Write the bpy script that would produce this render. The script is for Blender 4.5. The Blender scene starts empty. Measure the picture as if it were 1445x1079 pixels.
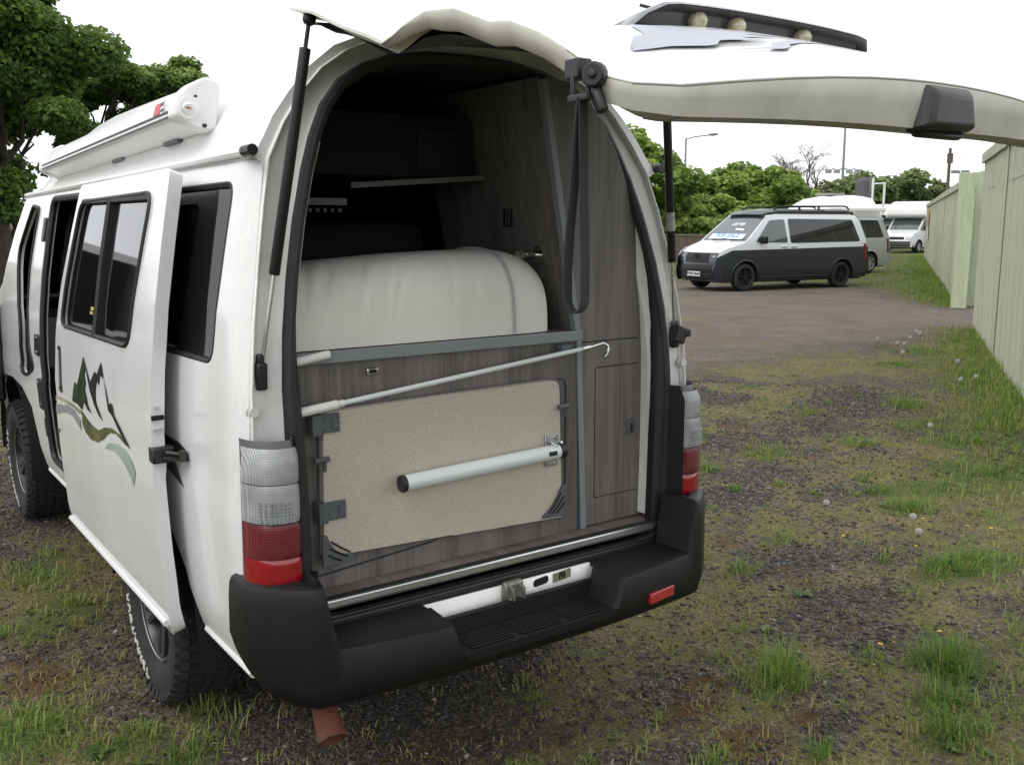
import bpy, bmesh, math, random
import numpy as np
from mathutils import Vector, Matrix, Euler
from mathutils.geometry import delaunay_2d_cdt
R = math.radians
scene = bpy.context.scene
COL = scene.collection
# ------------------------------------------------------------------ camera, light, exposure
CAM = (-1.7164, -2.4229, 1.7442); YAW = 0.62257; PITCH = -0.16324; FPX = 1368.6
cd = bpy.data.cameras.new('camera'); cam = bpy.data.objects.new('camera', cd); COL.objects.link(cam)
cam.location = CAM
cam.rotation_euler = (math.pi/2 + PITCH, 0, -YAW)
cd.sensor_fit = 'HORIZONTAL'; cd.sensor_width = 36; cd.lens = 36*FPX/1445
cd.clip_start = 0.05; cd.clip_end = 2000
scene.camera = cam
SUN_EL, SUN_AZ = R(52), R(262)      # azimuth clockwise from +Y
w = bpy.data.worlds.new('World'); scene.world = w; w.use_nodes = True
nt = w.node_tree; nt.nodes.clear()
out = nt.nodes.new('ShaderNodeOutputWorld'); bg = nt.nodes.new('ShaderNodeBackground')
sky = nt.nodes.new('ShaderNodeTexSky'); sky.sky_type = 'NISHITA'; sky.sun_disc = False
sky.sun_elevation = SUN_EL; sky.sun_rotation = SUN_AZ; sky.air_density = 1.0; sky.dust_density = 3.0
hsv = nt.nodes.new('ShaderNodeHueSaturation'); hsv.inputs['Saturation'].default_value = 0.25
mx = nt.nodes.new('ShaderNodeMixRGB'); mx.inputs['Fac'].default_value = 0.85
mx.inputs['Color2'].default_value = (12.6, 12.9, 13.3, 1)      # the closed cloud layer
nt.links.new(sky.outputs[0], hsv.inputs['Color']); nt.links.new(hsv.outputs[0], mx.inputs['Color1'])
nt.links.new(mx.outputs[0], bg.inputs['Color']); nt.links.new(bg.outputs[0], out.inputs['Surface'])
bg.inputs['Strength'].default_value = 0.10
sd = bpy.data.lights.new('sun', 'SUN'); sd.energy = 0.9; sd.angle = R(25); sd.color = (1, .97, .92)
so = bpy.data.objects.new('sun', sd); COL.objects.link(so)
sv = Vector((math.sin(SUN_AZ)*math.cos(SUN_EL), math.cos(SUN_AZ)*math.cos(SUN_EL), math.sin(SUN_EL)))
so.rotation_euler = sv.to_track_quat('Z', 'Y').to_euler(); so.location = (0, 0, 30)
scene.view_settings.view_transform = 'Standard'; scene.view_settings.look = 'None'
scene.view_settings.exposure = 0.32; scene.view_settings.gamma = 1.0
scene.view_settings.use_curve_mapping = False
scene.cycles.max_bounces = 6; scene.cycles.transparent_max_bounces = 8

# ------------------------------------------------------------------ materials
MATS = {}
def pbr(name, col, rough=.5, metal=0., coat=0., spec=.5, var=0., vscale=6., col2=None, bump=0., bscale=60., trans=0., alpha=1., emit=0., stretch=(1,1,1), rvar=0., detail=4.):
    if name in MATS: return MATS[name]
    m = bpy.data.materials.new(name); MATS[name] = m; m.use_nodes = True
    n = m.node_tree; b = n.nodes['Principled BSDF']
    b.inputs['Base Color'].default_value = (*col, 1); b.inputs['Roughness'].default_value = rough
    b.inputs['Metallic'].default_value = metal; b.inputs['Coat Weight'].default_value = coat; b.inputs['Coat Roughness'].default_value = .05
    b.inputs['Specular IOR Level'].default_value = spec
    if trans: b.inputs['Transmission Weight'].default_value = trans
    if alpha < 1: b.inputs['Alpha'].default_value = alpha
    if emit:
        b.inputs['Emission Color'].default_value = (*col, 1); b.inputs['Emission Strength'].default_value = emit
    if var or col2 or bump or rvar:
        tc = n.nodes.new('ShaderNodeTexCoord'); mp = n.nodes.new('ShaderNodeMapping'); mp.inputs['Scale'].default_value = stretch
        n.links.new(tc.outputs['Object'], mp.inputs['Vector'])
    if var or col2 or rvar:
        nz = n.nodes.new('ShaderNodeTexNoise'); nz.inputs['Scale'].default_value = vscale; nz.inputs['Detail'].default_value = detail; nz.inputs['Roughness'].default_value = .62
        n.links.new(mp.outputs[0], nz.inputs['Vector'])
        if var or col2:
            cr = n.nodes.new('ShaderNodeValToRGB')
            c2 = col2 if col2 else tuple(max(0, c*(1-var)) for c in col)
            c1 = col if col2 else tuple(min(1, c*(1+var)) for c in col)
            cr.color_ramp.elements[0].position = .32; cr.color_ramp.elements[1].position = .68
            cr.color_ramp.elements[0].color = (*c2, 1); cr.color_ramp.elements[1].color = (*c1, 1)
            n.links.new(nz.outputs[0], cr.inputs[0]); n.links.new(cr.outputs[0], b.inputs['Base Color'])
        if rvar:
            mr = n.nodes.new('ShaderNodeMapRange'); mr.inputs['To Min'].default_value = max(0, rough-rvar); mr.inputs['To Max'].default_value = min(1, rough+rvar)
            n.links.new(nz.outputs[0], mr.inputs['Value']); n.links.new(mr.outputs[0], b.inputs['Roughness'])
    if bump:
        nb = n.nodes.new('ShaderNodeTexNoise'); nb.inputs['Scale'].default_value = bscale; nb.inputs['Detail'].default_value = 3
        n.links.new(mp.outputs[0], nb.inputs['Vector'])
        bp = n.nodes.new('ShaderNodeBump'); bp.inputs['Strength'].default_value = bump; bp.inputs['Distance'].default_value = .01
        n.links.new(nb.outputs[0], bp.inputs['Height']); n.links.new(bp.outputs[0], b.inputs['Normal'])
    return m

def wood_mat(name, c1, c2, axis=2):
    m = bpy.data.materials.new(name); MATS[name] = m; m.use_nodes = True
    n = m.node_tree; b = n.nodes['Principled BSDF']; b.inputs['Roughness'].default_value = .55
    tc = n.nodes.new('ShaderNodeTexCoord')
    s1 = [14, 14, 14]; s1[axis] = .7
    s2 = [90, 90, 90]; s2[axis] = 3
    vals = []
    for s, d, wgt in ((s1, 5, .6), (s2, 3, .4)):
        mp = n.nodes.new('ShaderNodeMapping'); mp.inputs['Scale'].default_value = s
        nz = n.nodes.new('ShaderNodeTexNoise'); nz.inputs['Scale'].default_value = 1; nz.inputs['Detail'].default_value = d; nz.inputs['Distortion'].default_value = .6
        n.links.new(tc.outputs['Object'], mp.inputs[0]); n.links.new(mp.outputs[0], nz.inputs['Vector']); vals.append(nz)
    mix = n.nodes.new('ShaderNodeMixRGB'); mix.inputs[0].default_value = .42
    n.links.new(vals[0].outputs[0], mix.inputs[1]); n.links.new(vals[1].outputs[0], mix.inputs[2])
    cr = n.nodes.new('ShaderNodeValToRGB'); cr.color_ramp.elements[0].position = .36; cr.color_ramp.elements[1].position = .64
    cr.color_ramp.elements[0].color = (*c2, 1); cr.color_ramp.elements[1].color = (*c1, 1)
    n.links.new(mix.outputs[0], cr.inputs[0]); n.links.new(cr.outputs[0], b.inputs['Base Color'])
    return m

# ------------------------------------------------------------------ mesh helpers
def mk(name, V, F, mat, parent=None, smooth=True, angle=35, bevel=0., solid=0., mats=None, mi=None):
    me = bpy.data.meshes.new(name); me.from_pydata([tuple(map(float, v)) for v in V], [], [tuple(map(int, f)) for f in F])
    for mm in (mats if mats else [mat]): me.materials.append(mm)
    if mi is not None: me.polygons.foreach_set('material_index', mi)
    me.validate()
    if smooth:
        me.polygons.foreach_set('use_smooth', [True]*len(me.polygons)); me.set_sharp_from_angle(angle=R(angle))
    o = bpy.data.objects.new(name, me); COL.objects.link(o)
    if parent: attach(o, parent)
    if solid:
        md = o.modifiers.new('solid', 'SOLIDIFY'); md.thickness = abs(solid); md.offset = -1 if solid > 0 else 1
    if bevel:
        md = o.modifiers.new('bevel', 'BEVEL'); md.width = bevel; md.segments = 2; md.limit_method = 'ANGLE'; md.angle_limit = R(40)
    return o
def attach(o, p):
    o.parent = p
    wm = p.matrix_basis.copy(); q = p
    while q.parent:
        q = q.parent; wm = q.matrix_basis @ wm
    if p.type == 'EMPTY': o.matrix_parent_inverse = wm.inverted()
def thing(name, label, cat, loc=(0,0,0), rz=0, group=None):
    o = bpy.data.objects.new(name, None); COL.objects.link(o); o.empty_display_size = .2
    o.location = loc; o.rotation_euler = (0, 0, rz); o['label'] = label; o['category'] = cat
    if group: o['group'] = group
    return o
def tag(o, label=None, cat=None, group=None, kind=None):
    if label: o['label'] = label
    if cat: o['category'] = cat
    if group: o['group'] = group
    if kind: o['kind'] = kind
    return o
SPLIT = {'sill_ledge','bumper_top_ledge','under_sill_trim','striker_loop','door_stop_pin','door_striker','striker_bolt','latch_screw','awning_bracket','cap_screw','hook_row','seat_back','socket_slot','bracket_slot','step_tread','window_sticker','locker_rail'}      # symmetrical or repeated pieces become objects of their own
class MB:
    """collects shapes of one mesh"""
    def __init__(s): s.V = []; s.F = []; s.M = []; s.m = 0; s.X = None
    def add(s, V, F):
        o = len(s.V)
        if s.X is not None: V = [s.X @ Vector(v) for v in V]
        s.V += [tuple(v) for v in V]; s.F += [tuple(i+o for i in f) for f in F]; s.M += [s.m]*len(F); return s
    def box(s, c, d, rot=None):
        x, y, z = (k/2 for k in d); M = rot.to_matrix() if isinstance(rot, Euler) else rot
        P = [Vector(p) for p in ((-x,-y,-z),(x,-y,-z),(x,y,-z),(-x,y,-z),(-x,-y,z),(x,-y,z),(x,y,z),(-x,y,z))]
        if M is not None: P = [M @ p for p in P]
        return s.add([p + Vector(c) for p in P], [(3,2,1,0),(4,5,6,7),(0,1,5,4),(1,2,6,5),(2,3,7,6),(3,0,4,7)])
    def bb(s, lo, hi): return s.box([(a+b)/2 for a, b in zip(lo, hi)], [abs(b-a) for a, b in zip(lo, hi)])
    def tube(s, P, r, n=8, closed=False, cap=True, squash=None):
        P = [Vector(p) for p in P]; N = len(P); rr = r if hasattr(r, '__len__') else [r]*N
        V = []; F = []; up = None
        for i in range(N):
            a = P[(i-1) % N] if (closed or i > 0) else P[i]; b = P[(i+1) % N] if (closed or i < N-1) else P[i]
            t = (b-a).normalized() if (b-a).length > 1e-9 else Vector((0,0,1))
            if up is None:
                up = Vector((0,0,1)) if abs(t.z) < .9 else Vector((1,0,0))
            u = (up - t*up.dot(t)); u = u.normalized() if u.length > 1e-6 else t.orthogonal().normalized(); up = u; v = t.cross(u)
            for k in range(n):
                an = 2*math.pi*k/n; V.append(P[i] + (u*math.cos(an)+v*math.sin(an))*rr[i])
        for i in range(N if closed else N-1):
            for k in range(n):
                a = i*n+k; b = i*n+(k+1) % n; c = ((i+1) % N)*n+(k+1) % n; d = ((i+1) % N)*n+k; F.append((a,b,c,d))
        if cap and not closed:
            F.append(tuple(range(n-1, -1, -1))); F.append(tuple((N-1)*n+k for k in range(n)))
        return s.add(V, F)
    def cyl(s, a, b, r, n=16, r2=None): return s.tube([a, b], [r, r if r2 is None else r2], n)
    def loft(s, rings, closed=True, cap=False, loop=False):
        n = len(rings[0]); V = [v for r in rings for v in r]; F = []; L = len(rings)
        for i in range(L if loop else L-1):
            for k in range(n if closed else n-1):
                j = (i+1) % L; F.append((i*n+k, i*n+(k+1) % n, j*n+(k+1) % n, j*n+k))
        if cap: F.append(tuple(range(n-1,-1,-1))); F.append(tuple((L-1)*n+k for k in range(n)))
        return s.add(V, F)
    def lathe(s, prof, n=32, closed=False):
        """prof: (axial, radius) pairs about local X axis"""
        rings = [[(a, r*math.cos(2*math.pi*k/n), r*math.sin(2*math.pi*k/n)) for k in range(n)] for a, r in prof]
        return s.loft(rings, True)
    def prism(s, poly, mapf, t0, t1):
        """poly in 2d, mapf(u,v,t)->xyz"""
        tris = tess(poly); n = len(poly)
        V = [mapf(u, v, t0) for u, v in poly] + [mapf(u, v, t1) for u, v in poly]
        F = [tuple(t) for t in tris] + [tuple(i+n for i in reversed(t)) for t in tris]
        F += [(i, i+n, (i+1) % n+n, (i+1) % n) for i in range(n)]
        return s.add(V, F)
    def ball(s, c, r, n=10, m=7, sc=(1,1,1)):
        rings = []
        for i in range(m+1):
            th = math.pi*i/m; rings.append([(c[0]+r*sc[0]*math.sin(th)*math.cos(2*math.pi*k/n), c[1]+r*sc[1]*math.sin(th)*math.sin(2*math.pi*k/n), c[2]+r*sc[2]*math.cos(th)) for k in range(n)])
        return s.loft(rings, True)
    def islands(s):
        p = list(range(len(s.V)))
        def f(a):
            while p[a] != a: p[a] = p[p[a]]; a = p[a]
            return a
        for q in s.F:
            for b in q[1:]: p[f(q[0])] = f(b)
        g = {}
        for i, q in enumerate(s.F): g.setdefault(f(q[0]), []).append(i)
        return list(g.values())
    def obj(s, name, mat, parent=None, fix=True, split=False, **k):
        if split or name in SPLIT and k.pop('_s', 1):
            o = None
            for isl in s.islands():
                vs = sorted({v for i in isl for v in s.F[i]}); mp = {v: j for j, v in enumerate(vs)}
                b = MB(); b.V = [s.V[v] for v in vs]; b.F = [tuple(mp[v] for v in s.F[i]) for i in isl]; b.M = [0]*len(b.F)
                q = b.obj(name, mat, parent, fix, _s=0, **k); o = o or q
            return o
        k.pop('_s', 0); mats = mat if isinstance(mat, list) else None
        o = mk(name, s.V, s.F, None if mats else mat, parent, mats=mats, mi=s.M if mats else None, **k)
        if fix:
            bm = bmesh.new(); bm.from_mesh(o.data); bmesh.ops.recalc_face_normals(bm, faces=bm.faces[:]); bm.to_mesh(o.data); bm.free()
        return o
def tess(poly):
    from mathutils.geometry import tessellate_polygon
    return [tuple(t) for t in tessellate_polygon([[Vector((u, v, 0)) for u, v in poly]])]
def inside(P, poly):
    x, y = P[:, 0], P[:, 1]; c = np.zeros(len(P), bool); n = len(poly)
    for i in range(n):
        x1, y1 = poly[i]; x2, y2 = poly[(i+1) % n]
        if y1 == y2: continue
        c ^= ((y1 > y) != (y2 > y)) & (x < (x2-x1)*(y-y1)/(y2-y1)+x1)
    return c
def resample(poly, d):
    o = []
    for i in range(len(poly)):
        a = np.array(poly[i], float); b = np.array(poly[(i+1) % len(poly)], float); k = max(1, int(np.ceil(np.linalg.norm(b-a)/d)))
        for j in range(k): o.append(tuple(a+(b-a)*j/k))
    return o
def rounded(poly, r, n=4):
    o = []; N = len(poly); rs = r if hasattr(r, '__len__') else [r]*N
    for i in range(N):
        p = np.array(poly[i], float); a = np.array(poly[i-1], float)-p; b = np.array(poly[(i+1) % N], float)-p
        la, lb = np.linalg.norm(a), np.linalg.norm(b); q = min(rs[i], la*.45, lb*.45)
        if q < 1e-5: o.append(tuple(p)); continue
        s0 = p+a/la*q; e0 = p+b/lb*q
        for k in range(n+1):
            t = k/n; o.append(tuple((1-t)**2*s0+2*t*(1-t)*p+t*t*e0))
    return o
def panel(outline, holes=(), spacing=.06, mapf=None, flip=False):
    out = resample(outline, spacing); hs = [resample(h, spacing) for h in holes]
    pts = []; edges = []
    for loop in [out]+hs:
        o = len(pts); pts += loop; edges += [(o+i, o+(i+1) % len(loop)) for i in range(len(loop))]
    A = np.array(out); lo, hi = A.min(0), A.max(0)
    gx, gy = np.meshgrid(np.arange(lo[0]+spacing*.5, hi[0], spacing), np.arange(lo[1]+spacing*.5, hi[1], spacing)); G = np.c_[gx.ravel(), gy.ravel()]
    if len(G):
        ok = inside(G, out)
        for h in hs: ok &= ~inside(G, h)
        G = G[ok]
        if len(G):
            B = np.array(pts); d = np.concatenate([np.sqrt(((g[:, None]-B[None])**2).sum(2)).min(1) for g in np.array_split(G, max(1, len(G)//800))]); G = G[d > spacing*.5]
        pts = pts + [tuple(g) for g in G]
    r = delaunay_2d_cdt([Vector(p) for p in pts], edges, [], 0, 1e-6)
    V2 = np.array([tuple(v) for v in r[0]]); T = [tuple(f) for f in r[2]]
    cen = np.array([V2[list(t)].mean(0) for t in T]); ok = inside(cen, out)
    for h in hs: ok &= ~inside(cen, h)
    F = [t[::-1] if flip else t for t, k in zip(T, ok) if k]
    V = [mapf(u, v) for u, v in V2]
    return V, F
def shell(name, outline, holes, spacing, mapf, mat, parent, thick, flip, e=.05, lip=0.):
    """sheet metal panel with thickness; normals follow the smooth map, edges stay crisp (lip: rolled edge width)"""
    sg = -1 if flip else 1; uv = []
    V0, F0_ = panel(outline, holes, spacing, lambda u, v: (uv.append((u, v)), mapf(u, v))[1], flip)
    def nrm(u, v):
        a = Vector(mapf(u+e, v))-Vector(mapf(u-e, v)); b = Vector(mapf(u, v+e))-Vector(mapf(u, v-e)); return a.cross(b).normalized()*sg
    N0 = [nrm(u, v) for u, v in uv]; n = len(V0); P = [Vector(v) for v in V0]
    cnt = {}
    for f in F0_:
        for i in range(3):
            a, b = f[i], f[(i+1) % 3]; k = (min(a, b), max(a, b)); cnt.setdefault(k, []).append((a, b))
    bnd = [v[0] for v in cnt.values() if len(v) == 1]
    used = {i for f in F0_ for i in f}
    V = list(P)+[p-q*thick for p, q in zip(P, N0)]; F = [tuple(f) for f in F0_]+[tuple(i+n for i in reversed(f)) for f in F0_]
    LN = [N0[i] for f in F0_ for i in f]+[-N0[i] for f in F0_ for i in reversed(f)]
    out_n = {}
    for a, b in bnd:
        d = (P[b]-P[a]).normalized(); o = d.cross(N0[a]).normalized(); out_n.setdefault(a, []).append(o); out_n.setdefault(b, []).append(o)
    av = {k: sum(v, Vector()).normalized() for k, v in out_n.items()}
    for a, b in bnd:
        o = (out_n[a][0] if False else (P[b]-P[a]).normalized().cross(N0[a])).normalized()
        F.append((b, a, a+n, b+n))
        for i in (b, a, a, b): LN.append(av[i] if av[i].dot(o) > .8 else o)
    me = bpy.data.meshes.new(name); me.from_pydata([tuple(v) for v in V], [], F); me.materials.append(mat)
    me.polygons.foreach_set('use_smooth', [True]*len(me.polygons)); me.normals_split_custom_set([tuple(k) for k in LN])
    o = bpy.data.objects.new(name, me); COL.objects.link(o)
    if parent: attach(o, parent)
    return o
def text_mesh(txt, size, extrude=.0008, align='CENTER', bold=0.):
    cu = bpy.data.curves.new('t', 'FONT'); cu.body = txt; cu.size = size; cu.extrude = extrude; cu.align_x = align; cu.align_y = 'CENTER'; cu.offset = bold; cu.resolution_u = 3
    o = bpy.data.objects.new('t', cu); COL.objects.link(o)
    me = bpy.data.meshes.new_from_object(o.evaluated_get(bpy.context.evaluated_depsgraph_get()))
    V = [tuple(v.co) for v in me.vertices]; F = [tuple(p.vertices) for p in me.polygons]
    bpy.data.objects.remove(o); bpy.data.curves.remove(cu); bpy.data.meshes.remove(me)
    return V, F
def text_obj(name, txt, size, M, mat, parent, bold=0.):
    V, F = text_mesh(txt, size, bold=bold); return mk(name, [M @ Vector(v) for v in V], F, mat, parent, smooth=False)
def copy_tree(o, parent=None):
    c = o.copy(); COL.objects.link(c)
    if parent: c.parent = parent
    for ch in list(o.children): copy_tree(ch, c)
    return c
I = np.interp
class NT:
    """small node-tree helper"""
    def __init__(s, name): s.m = bpy.data.materials.new(name); s.m.use_nodes = True; s.n = s.m.node_tree; s.b = s.n.nodes['Principled BSDF']; s.tc = s.n.nodes.new('ShaderNodeTexCoord')
    def put(s, sock, v):
        if hasattr(v, 'is_output'): s.n.links.new(v, sock)
        elif isinstance(v, tuple) and len(v) == 3: sock.default_value = (*v, 1)
        else: sock.default_value = v
    def noise(s, sc, det=4, rough=.6, dist=0): n = s.n.nodes.new('ShaderNodeTexNoise'); n.inputs['Scale'].default_value = sc; n.inputs['Detail'].default_value = det; n.inputs['Roughness'].default_value = rough; n.inputs['Distortion'].default_value = dist; s.n.links.new(s.tc.outputs['Object'], n.inputs['Vector']); return n.outputs[0]
    def voro(s, sc, out='Color', feat='F1'): n = s.n.nodes.new('ShaderNodeTexVoronoi'); n.feature = feat; n.inputs['Scale'].default_value = sc; s.n.links.new(s.tc.outputs['Object'], n.inputs['Vector']); return n.outputs[out]
    def ramp(s, f, *st):
        n = s.n.nodes.new('ShaderNodeValToRGB'); e = n.color_ramp.elements
        while len(e) < len(st): e.new(.5)
        for k, (p, c) in enumerate(st): e[k].position = p; e[k].color = (*c, 1) if isinstance(c, tuple) else (c, c, c, 1)
        s.put(n.inputs[0], f); return n.outputs[0]
    def mix(s, f, a, b_, mode='MIX'): n = s.n.nodes.new('ShaderNodeMixRGB'); n.blend_type = mode; s.put(n.inputs[0], f); s.put(n.inputs[1], a); s.put(n.inputs[2], b_); return n.outputs[0]
    def math(s, op, a, b_=0., clamp=False): n = s.n.nodes.new('ShaderNodeMath'); n.operation = op; n.use_clamp = clamp; s.put(n.inputs[0], a); s.put(n.inputs[1], b_); return n.outputs[0]
    def attr(s, nm, o='Fac'): n = s.n.nodes.new('ShaderNodeAttribute'); n.attribute_name = nm; return n.outputs[o]
    def sep(s, c): n = s.n.nodes.new('ShaderNodeSeparateColor'); s.put(n.inputs[0], c); return n.outputs
    def bump(s, h, st=.5, d=.01): n = s.n.nodes.new('ShaderNodeBump'); n.inputs['Strength'].default_value = st; n.inputs['Distance'].default_value = d; s.put(n.inputs['Height'], h); s.n.links.new(n.outputs[0], s.b.inputs['Normal']); return n
# ------------------------------------------------------------------ main camper van
WHITE = pbr('white_paint', (.73,.74,.73), .26, coat=.5, col2=(.68,.685,.672), vscale=2.2, rvar=.06, stretch=(1,1,.6), detail=3)
WHITE2 = pbr('white_paint_dusty', (.74,.74,.71), .42, var=.08, vscale=9, coat=.1)
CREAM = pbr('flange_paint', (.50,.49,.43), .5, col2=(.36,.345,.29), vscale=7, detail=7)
GRP = pbr('hightop_gelcoat', (.82,.82,.81), .3, coat=.3, var=.03, vscale=4)
BLACK = pbr('black_plastic', (.012,.012,.013), .42, bump=.15, bscale=400)
BUMP = pbr('bumper_plastic', (.005,.0052,.0056), .42, spec=.32, bump=.3, bscale=500, col2=(.0085,.0085,.0083), vscale=9, rvar=.14)
RUBBER = pbr('black_rubber', (.012,.012,.012), .55)
GLASS = pbr('tinted_glass', (.006,.007,.008), .03, spec=.7, coat=.5)
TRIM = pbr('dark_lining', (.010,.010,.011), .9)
DARK = pbr('cavity_black', (.006,.006,.006), .9)
WOOD = wood_mat('grey_oak_veneer', (.185,.168,.156), (.088,.078,.072), 2)
WOODX = wood_mat('grey_oak_floor', (.24,.20,.18), (.12,.098,.088), 1)
EDGE = pbr('grey_edging', (.20,.225,.235), .45)
EDGE2 = pbr('blue_grey_edging', (.03,.04,.055), .4)
GREYP = pbr('grey_plastic', (.085,.092,.10), .45, var=.1, vscale=30)
ALU = pbr('aluminium', (.62,.63,.62), .34, metal=1., rvar=.08, vscale=20)
CHROME = pbr('chrome', (.75,.75,.74), .12, metal=1.)
ZINC = pbr('zinc_steel', (.55,.56,.56), .3, metal=1., var=.15, vscale=60)
WPOLE = pbr('white_coated_tube', (.62,.66,.65), .3)
def lens_mat(name, c1, c2, f):
    t = NT(name); s = t.n.nodes.new('ShaderNodeSeparateXYZ'); t.n.links.new(t.tc.outputs['Object'], s.inputs[0])
    a = t.math('SINE', t.math('MULTIPLY', s.outputs[2], f)); b = t.math('SINE', t.math('MULTIPLY', s.outputs[0], f))
    h = t.math('MAXIMUM', a, b); k = t.math('ADD', t.math('MULTIPLY', h, .5), t.math('MULTIPLY', t.noise(14, 2), .9))
    t.put(t.b.inputs['Base Color'], t.ramp(k, (.35, c1), (1.05, c2))); t.b.inputs['Roughness'].default_value = .16; t.b.inputs['Coat Weight'].default_value = .3; t.bump(h, .35, .003); return t.m
LENSW = lens_mat('clear_lens', (.20,.205,.21), (.40,.41,.42), 1500)
LENSR = lens_mat('red_lens', (.085,.002,.004), (.17,.007,.010), 1500)
LENSR2 = pbr('bright_red_lens', (.25,.005,.010), .12, coat=.8)
REFL = pbr('red_reflector', (.40,.008,.015), .15, coat=.8, bump=.5, bscale=250)

def YR(z): return I(z, [.4,1.2,1.45,1.6,1.8,2.0,2.1,2.2,2.35], [.02,.02,.045,.065,.10,.145,.165,.19,.225])
PZ = [.43,.50,.6,.75,.9,.985,1.01,1.1,1.3,1.5,1.7,1.9,1.93,1.97,2.03,2.10,2.17,2.24,2.29,2.32,2.335]
PX = [.79,.815,.835,.845,.851,.853,.847,.850,.838,.813,.777,.738,.728,.70,.665,.61,.545,.455,.335,.19,.0]
def XB(z): return I(z, PZ, PX)
van = thing('camper_van', 'white high-roof camper van with raised tailgate and sliding side door pushed back', 'camper van', (0,1.1,0))

# body sides -------------------------------------------------------
def side_map(sgn, off=0.):
    def f(y, z):
        x = XB(z) + off
        c = max(0., .10-(y-YR(z)))          # rear corner rounds off
        x -= c*c*3.2
        if y > 4.0: x -= (y-4.0)**2*.28
        return (sgn*x, y, z)
    return f
rear_edge = [(float(YR(z))+.005, z) for z in (1.918,1.8,1.6,1.45,1.2,.9,.6,.47)]
arch_r = [(.50,.465),(.58,.66),(.70,.77),(.89,.87),(1.08,.895),(1.3,.865),(1.46,.77),(1.58,.63),(1.64,.45)]
arch_f = [(2.97,.45),(3.03,.63),(3.11,.79),(3.34,.865),(3.6,.885),(3.88,.87),(4.1,.82),(4.25,.72),(4.33,.6),(4.40,.45)]
front = [(4.58,.45),(4.66,.7),(4.62,.98),(4.45,1.13),(3.88,1.40),(3.62,1.69),(3.40,1.874)]
outline_l = rear_edge[::-1][::1]
outline_l = [(y, z) for y, z in rear_edge] + arch_r + arch_f + front
win_hole = rounded([(.252,1.355),(1.24,1.335),(1.24,1.845),(.242,1.852)], .05)
door_hole = rounded([(1.33,.60),(1.70,.60),(2.66,.60),(2.66,1.855),(1.33,1.86)], .06)
cab_hole = rounded([(2.98,1.815),(3.17,1.83),(3.42,1.60),(3.36,1.42),(3.27,1.20),(3.29,.95),(3.12,.96),(2.93,1.02),(3.02,1.15),(3.045,1.35),(3.04,1.62)], [.03,.03,.06,.08,.06,.06,.08,.05,.06,.08,.08])
for sgn in (-1, 1):
    shell('body_side', outline_l, [win_hole, door_hole, cab_hole] if sgn < 0 else [win_hole, rounded([(1.4,1.34),(2.6,1.34),(2.6,1.85),(1.4,1.85)], .06), rounded([(2.93,1.34),(3.82,1.34),(3.58,1.64),(3.34,1.82),(2.93,1.83)], .05)], (.035 if sgn < 0 else .06), side_map(sgn), WHITE, van, .022, sgn < 0)
# window behind the sliding door, right windows
def glass_panel(name, poly, sgn, off, parent, rubber=True, d=.05):
    V, F = panel(poly, [], d, side_map(sgn, off), flip=sgn < 0)
    g = mk(name, V, F, GLASS, parent, angle=60)
    if rubber:
        m = MB(); sm = side_map(sgn, off+.006); m.tube([sm(y, z) for y, z in resample(poly, .06)], .011, 6, closed=True); m.obj('window_rubber', RUBBER, g)
    return g
glass_panel('side_window', win_hole, -1, -.014, van)
for h in ([win_hole], [rounded([(1.4,1.34),(2.6,1.34),(2.6,1.85),(1.4,1.85)], .06)], [rounded([(2.93,1.34),(3.82,1.34),(3.58,1.64),(3.34,1.82),(2.93,1.83)], .05)]):
    glass_panel('side_window', h[0], 1, -.014, van)
# lower sill ledge, roof gutter
m = MB()
for y0, y1 in ((.10,.49),(1.66,2.95)):
    m.tube([(-XB(.485)+.004, y, .482) for y in np.linspace(y0, y1, 8)], .013, 8)
m.obj('sill_ledge', WHITE, van)
gz = lambda y: 1.932-.0145*max(0, y-.2)
for sgn in (-1, 1):
    m = MB()
    m.tube([(sgn*(.742), y, gz(y)) for y in np.linspace(.16, 3.40, 24)], .013, 8)
    g = m.obj('roof_gutter', GRP, van)
    m = MB(); m.cyl((sgn*.745, .10, 1.934), (sgn*.745, .16, 1.933), .0155, 10); m.obj('gutter_cap', BLACK, g)
# moulded high roof
st = [-2, -1, .35, .8, 1.4, 2.0, 2.6, 2.95, 3.12, 3.25, 3.38]
rings = []
zs = [1.914,1.95,1.97,2.0,2.03,2.065,2.10,2.135,2.17,2.205,2.24,2.265,2.29,2.307,2.32,2.329,2.335]
for y in st:
    half = []
    for z in zs:
        x = XB(z)
        if y > 0 and z < 1.96: x += .005
        if y == -2: half.append((max(0, x-.03), float(YR(z))+.004, z-.012))
        elif y < 0: half.append((x, float(YR(z)), z))
        else:
            zz = z
            k = I(y, [.3,.8,3.6], [0,.04,.04]); k *= (z-1.93)/.4
            s = I(y, [2.85,3.02,3.22,3.38], [1,.93,.62,.0])
            zz = 1.925-.0125*y*.6 + (z-1.925+k)*s
            half.append((x*(1-.04*(1-s)), y, zz))
    rings.append([(-x, y, z) for x, y, z in half] + [(x, y, z) for x, y, z in half[::-1][1:]])
m = MB(); m.loft(rings, closed=False); rf = m.obj('high_roof', GRP, van, angle=60)
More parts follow.
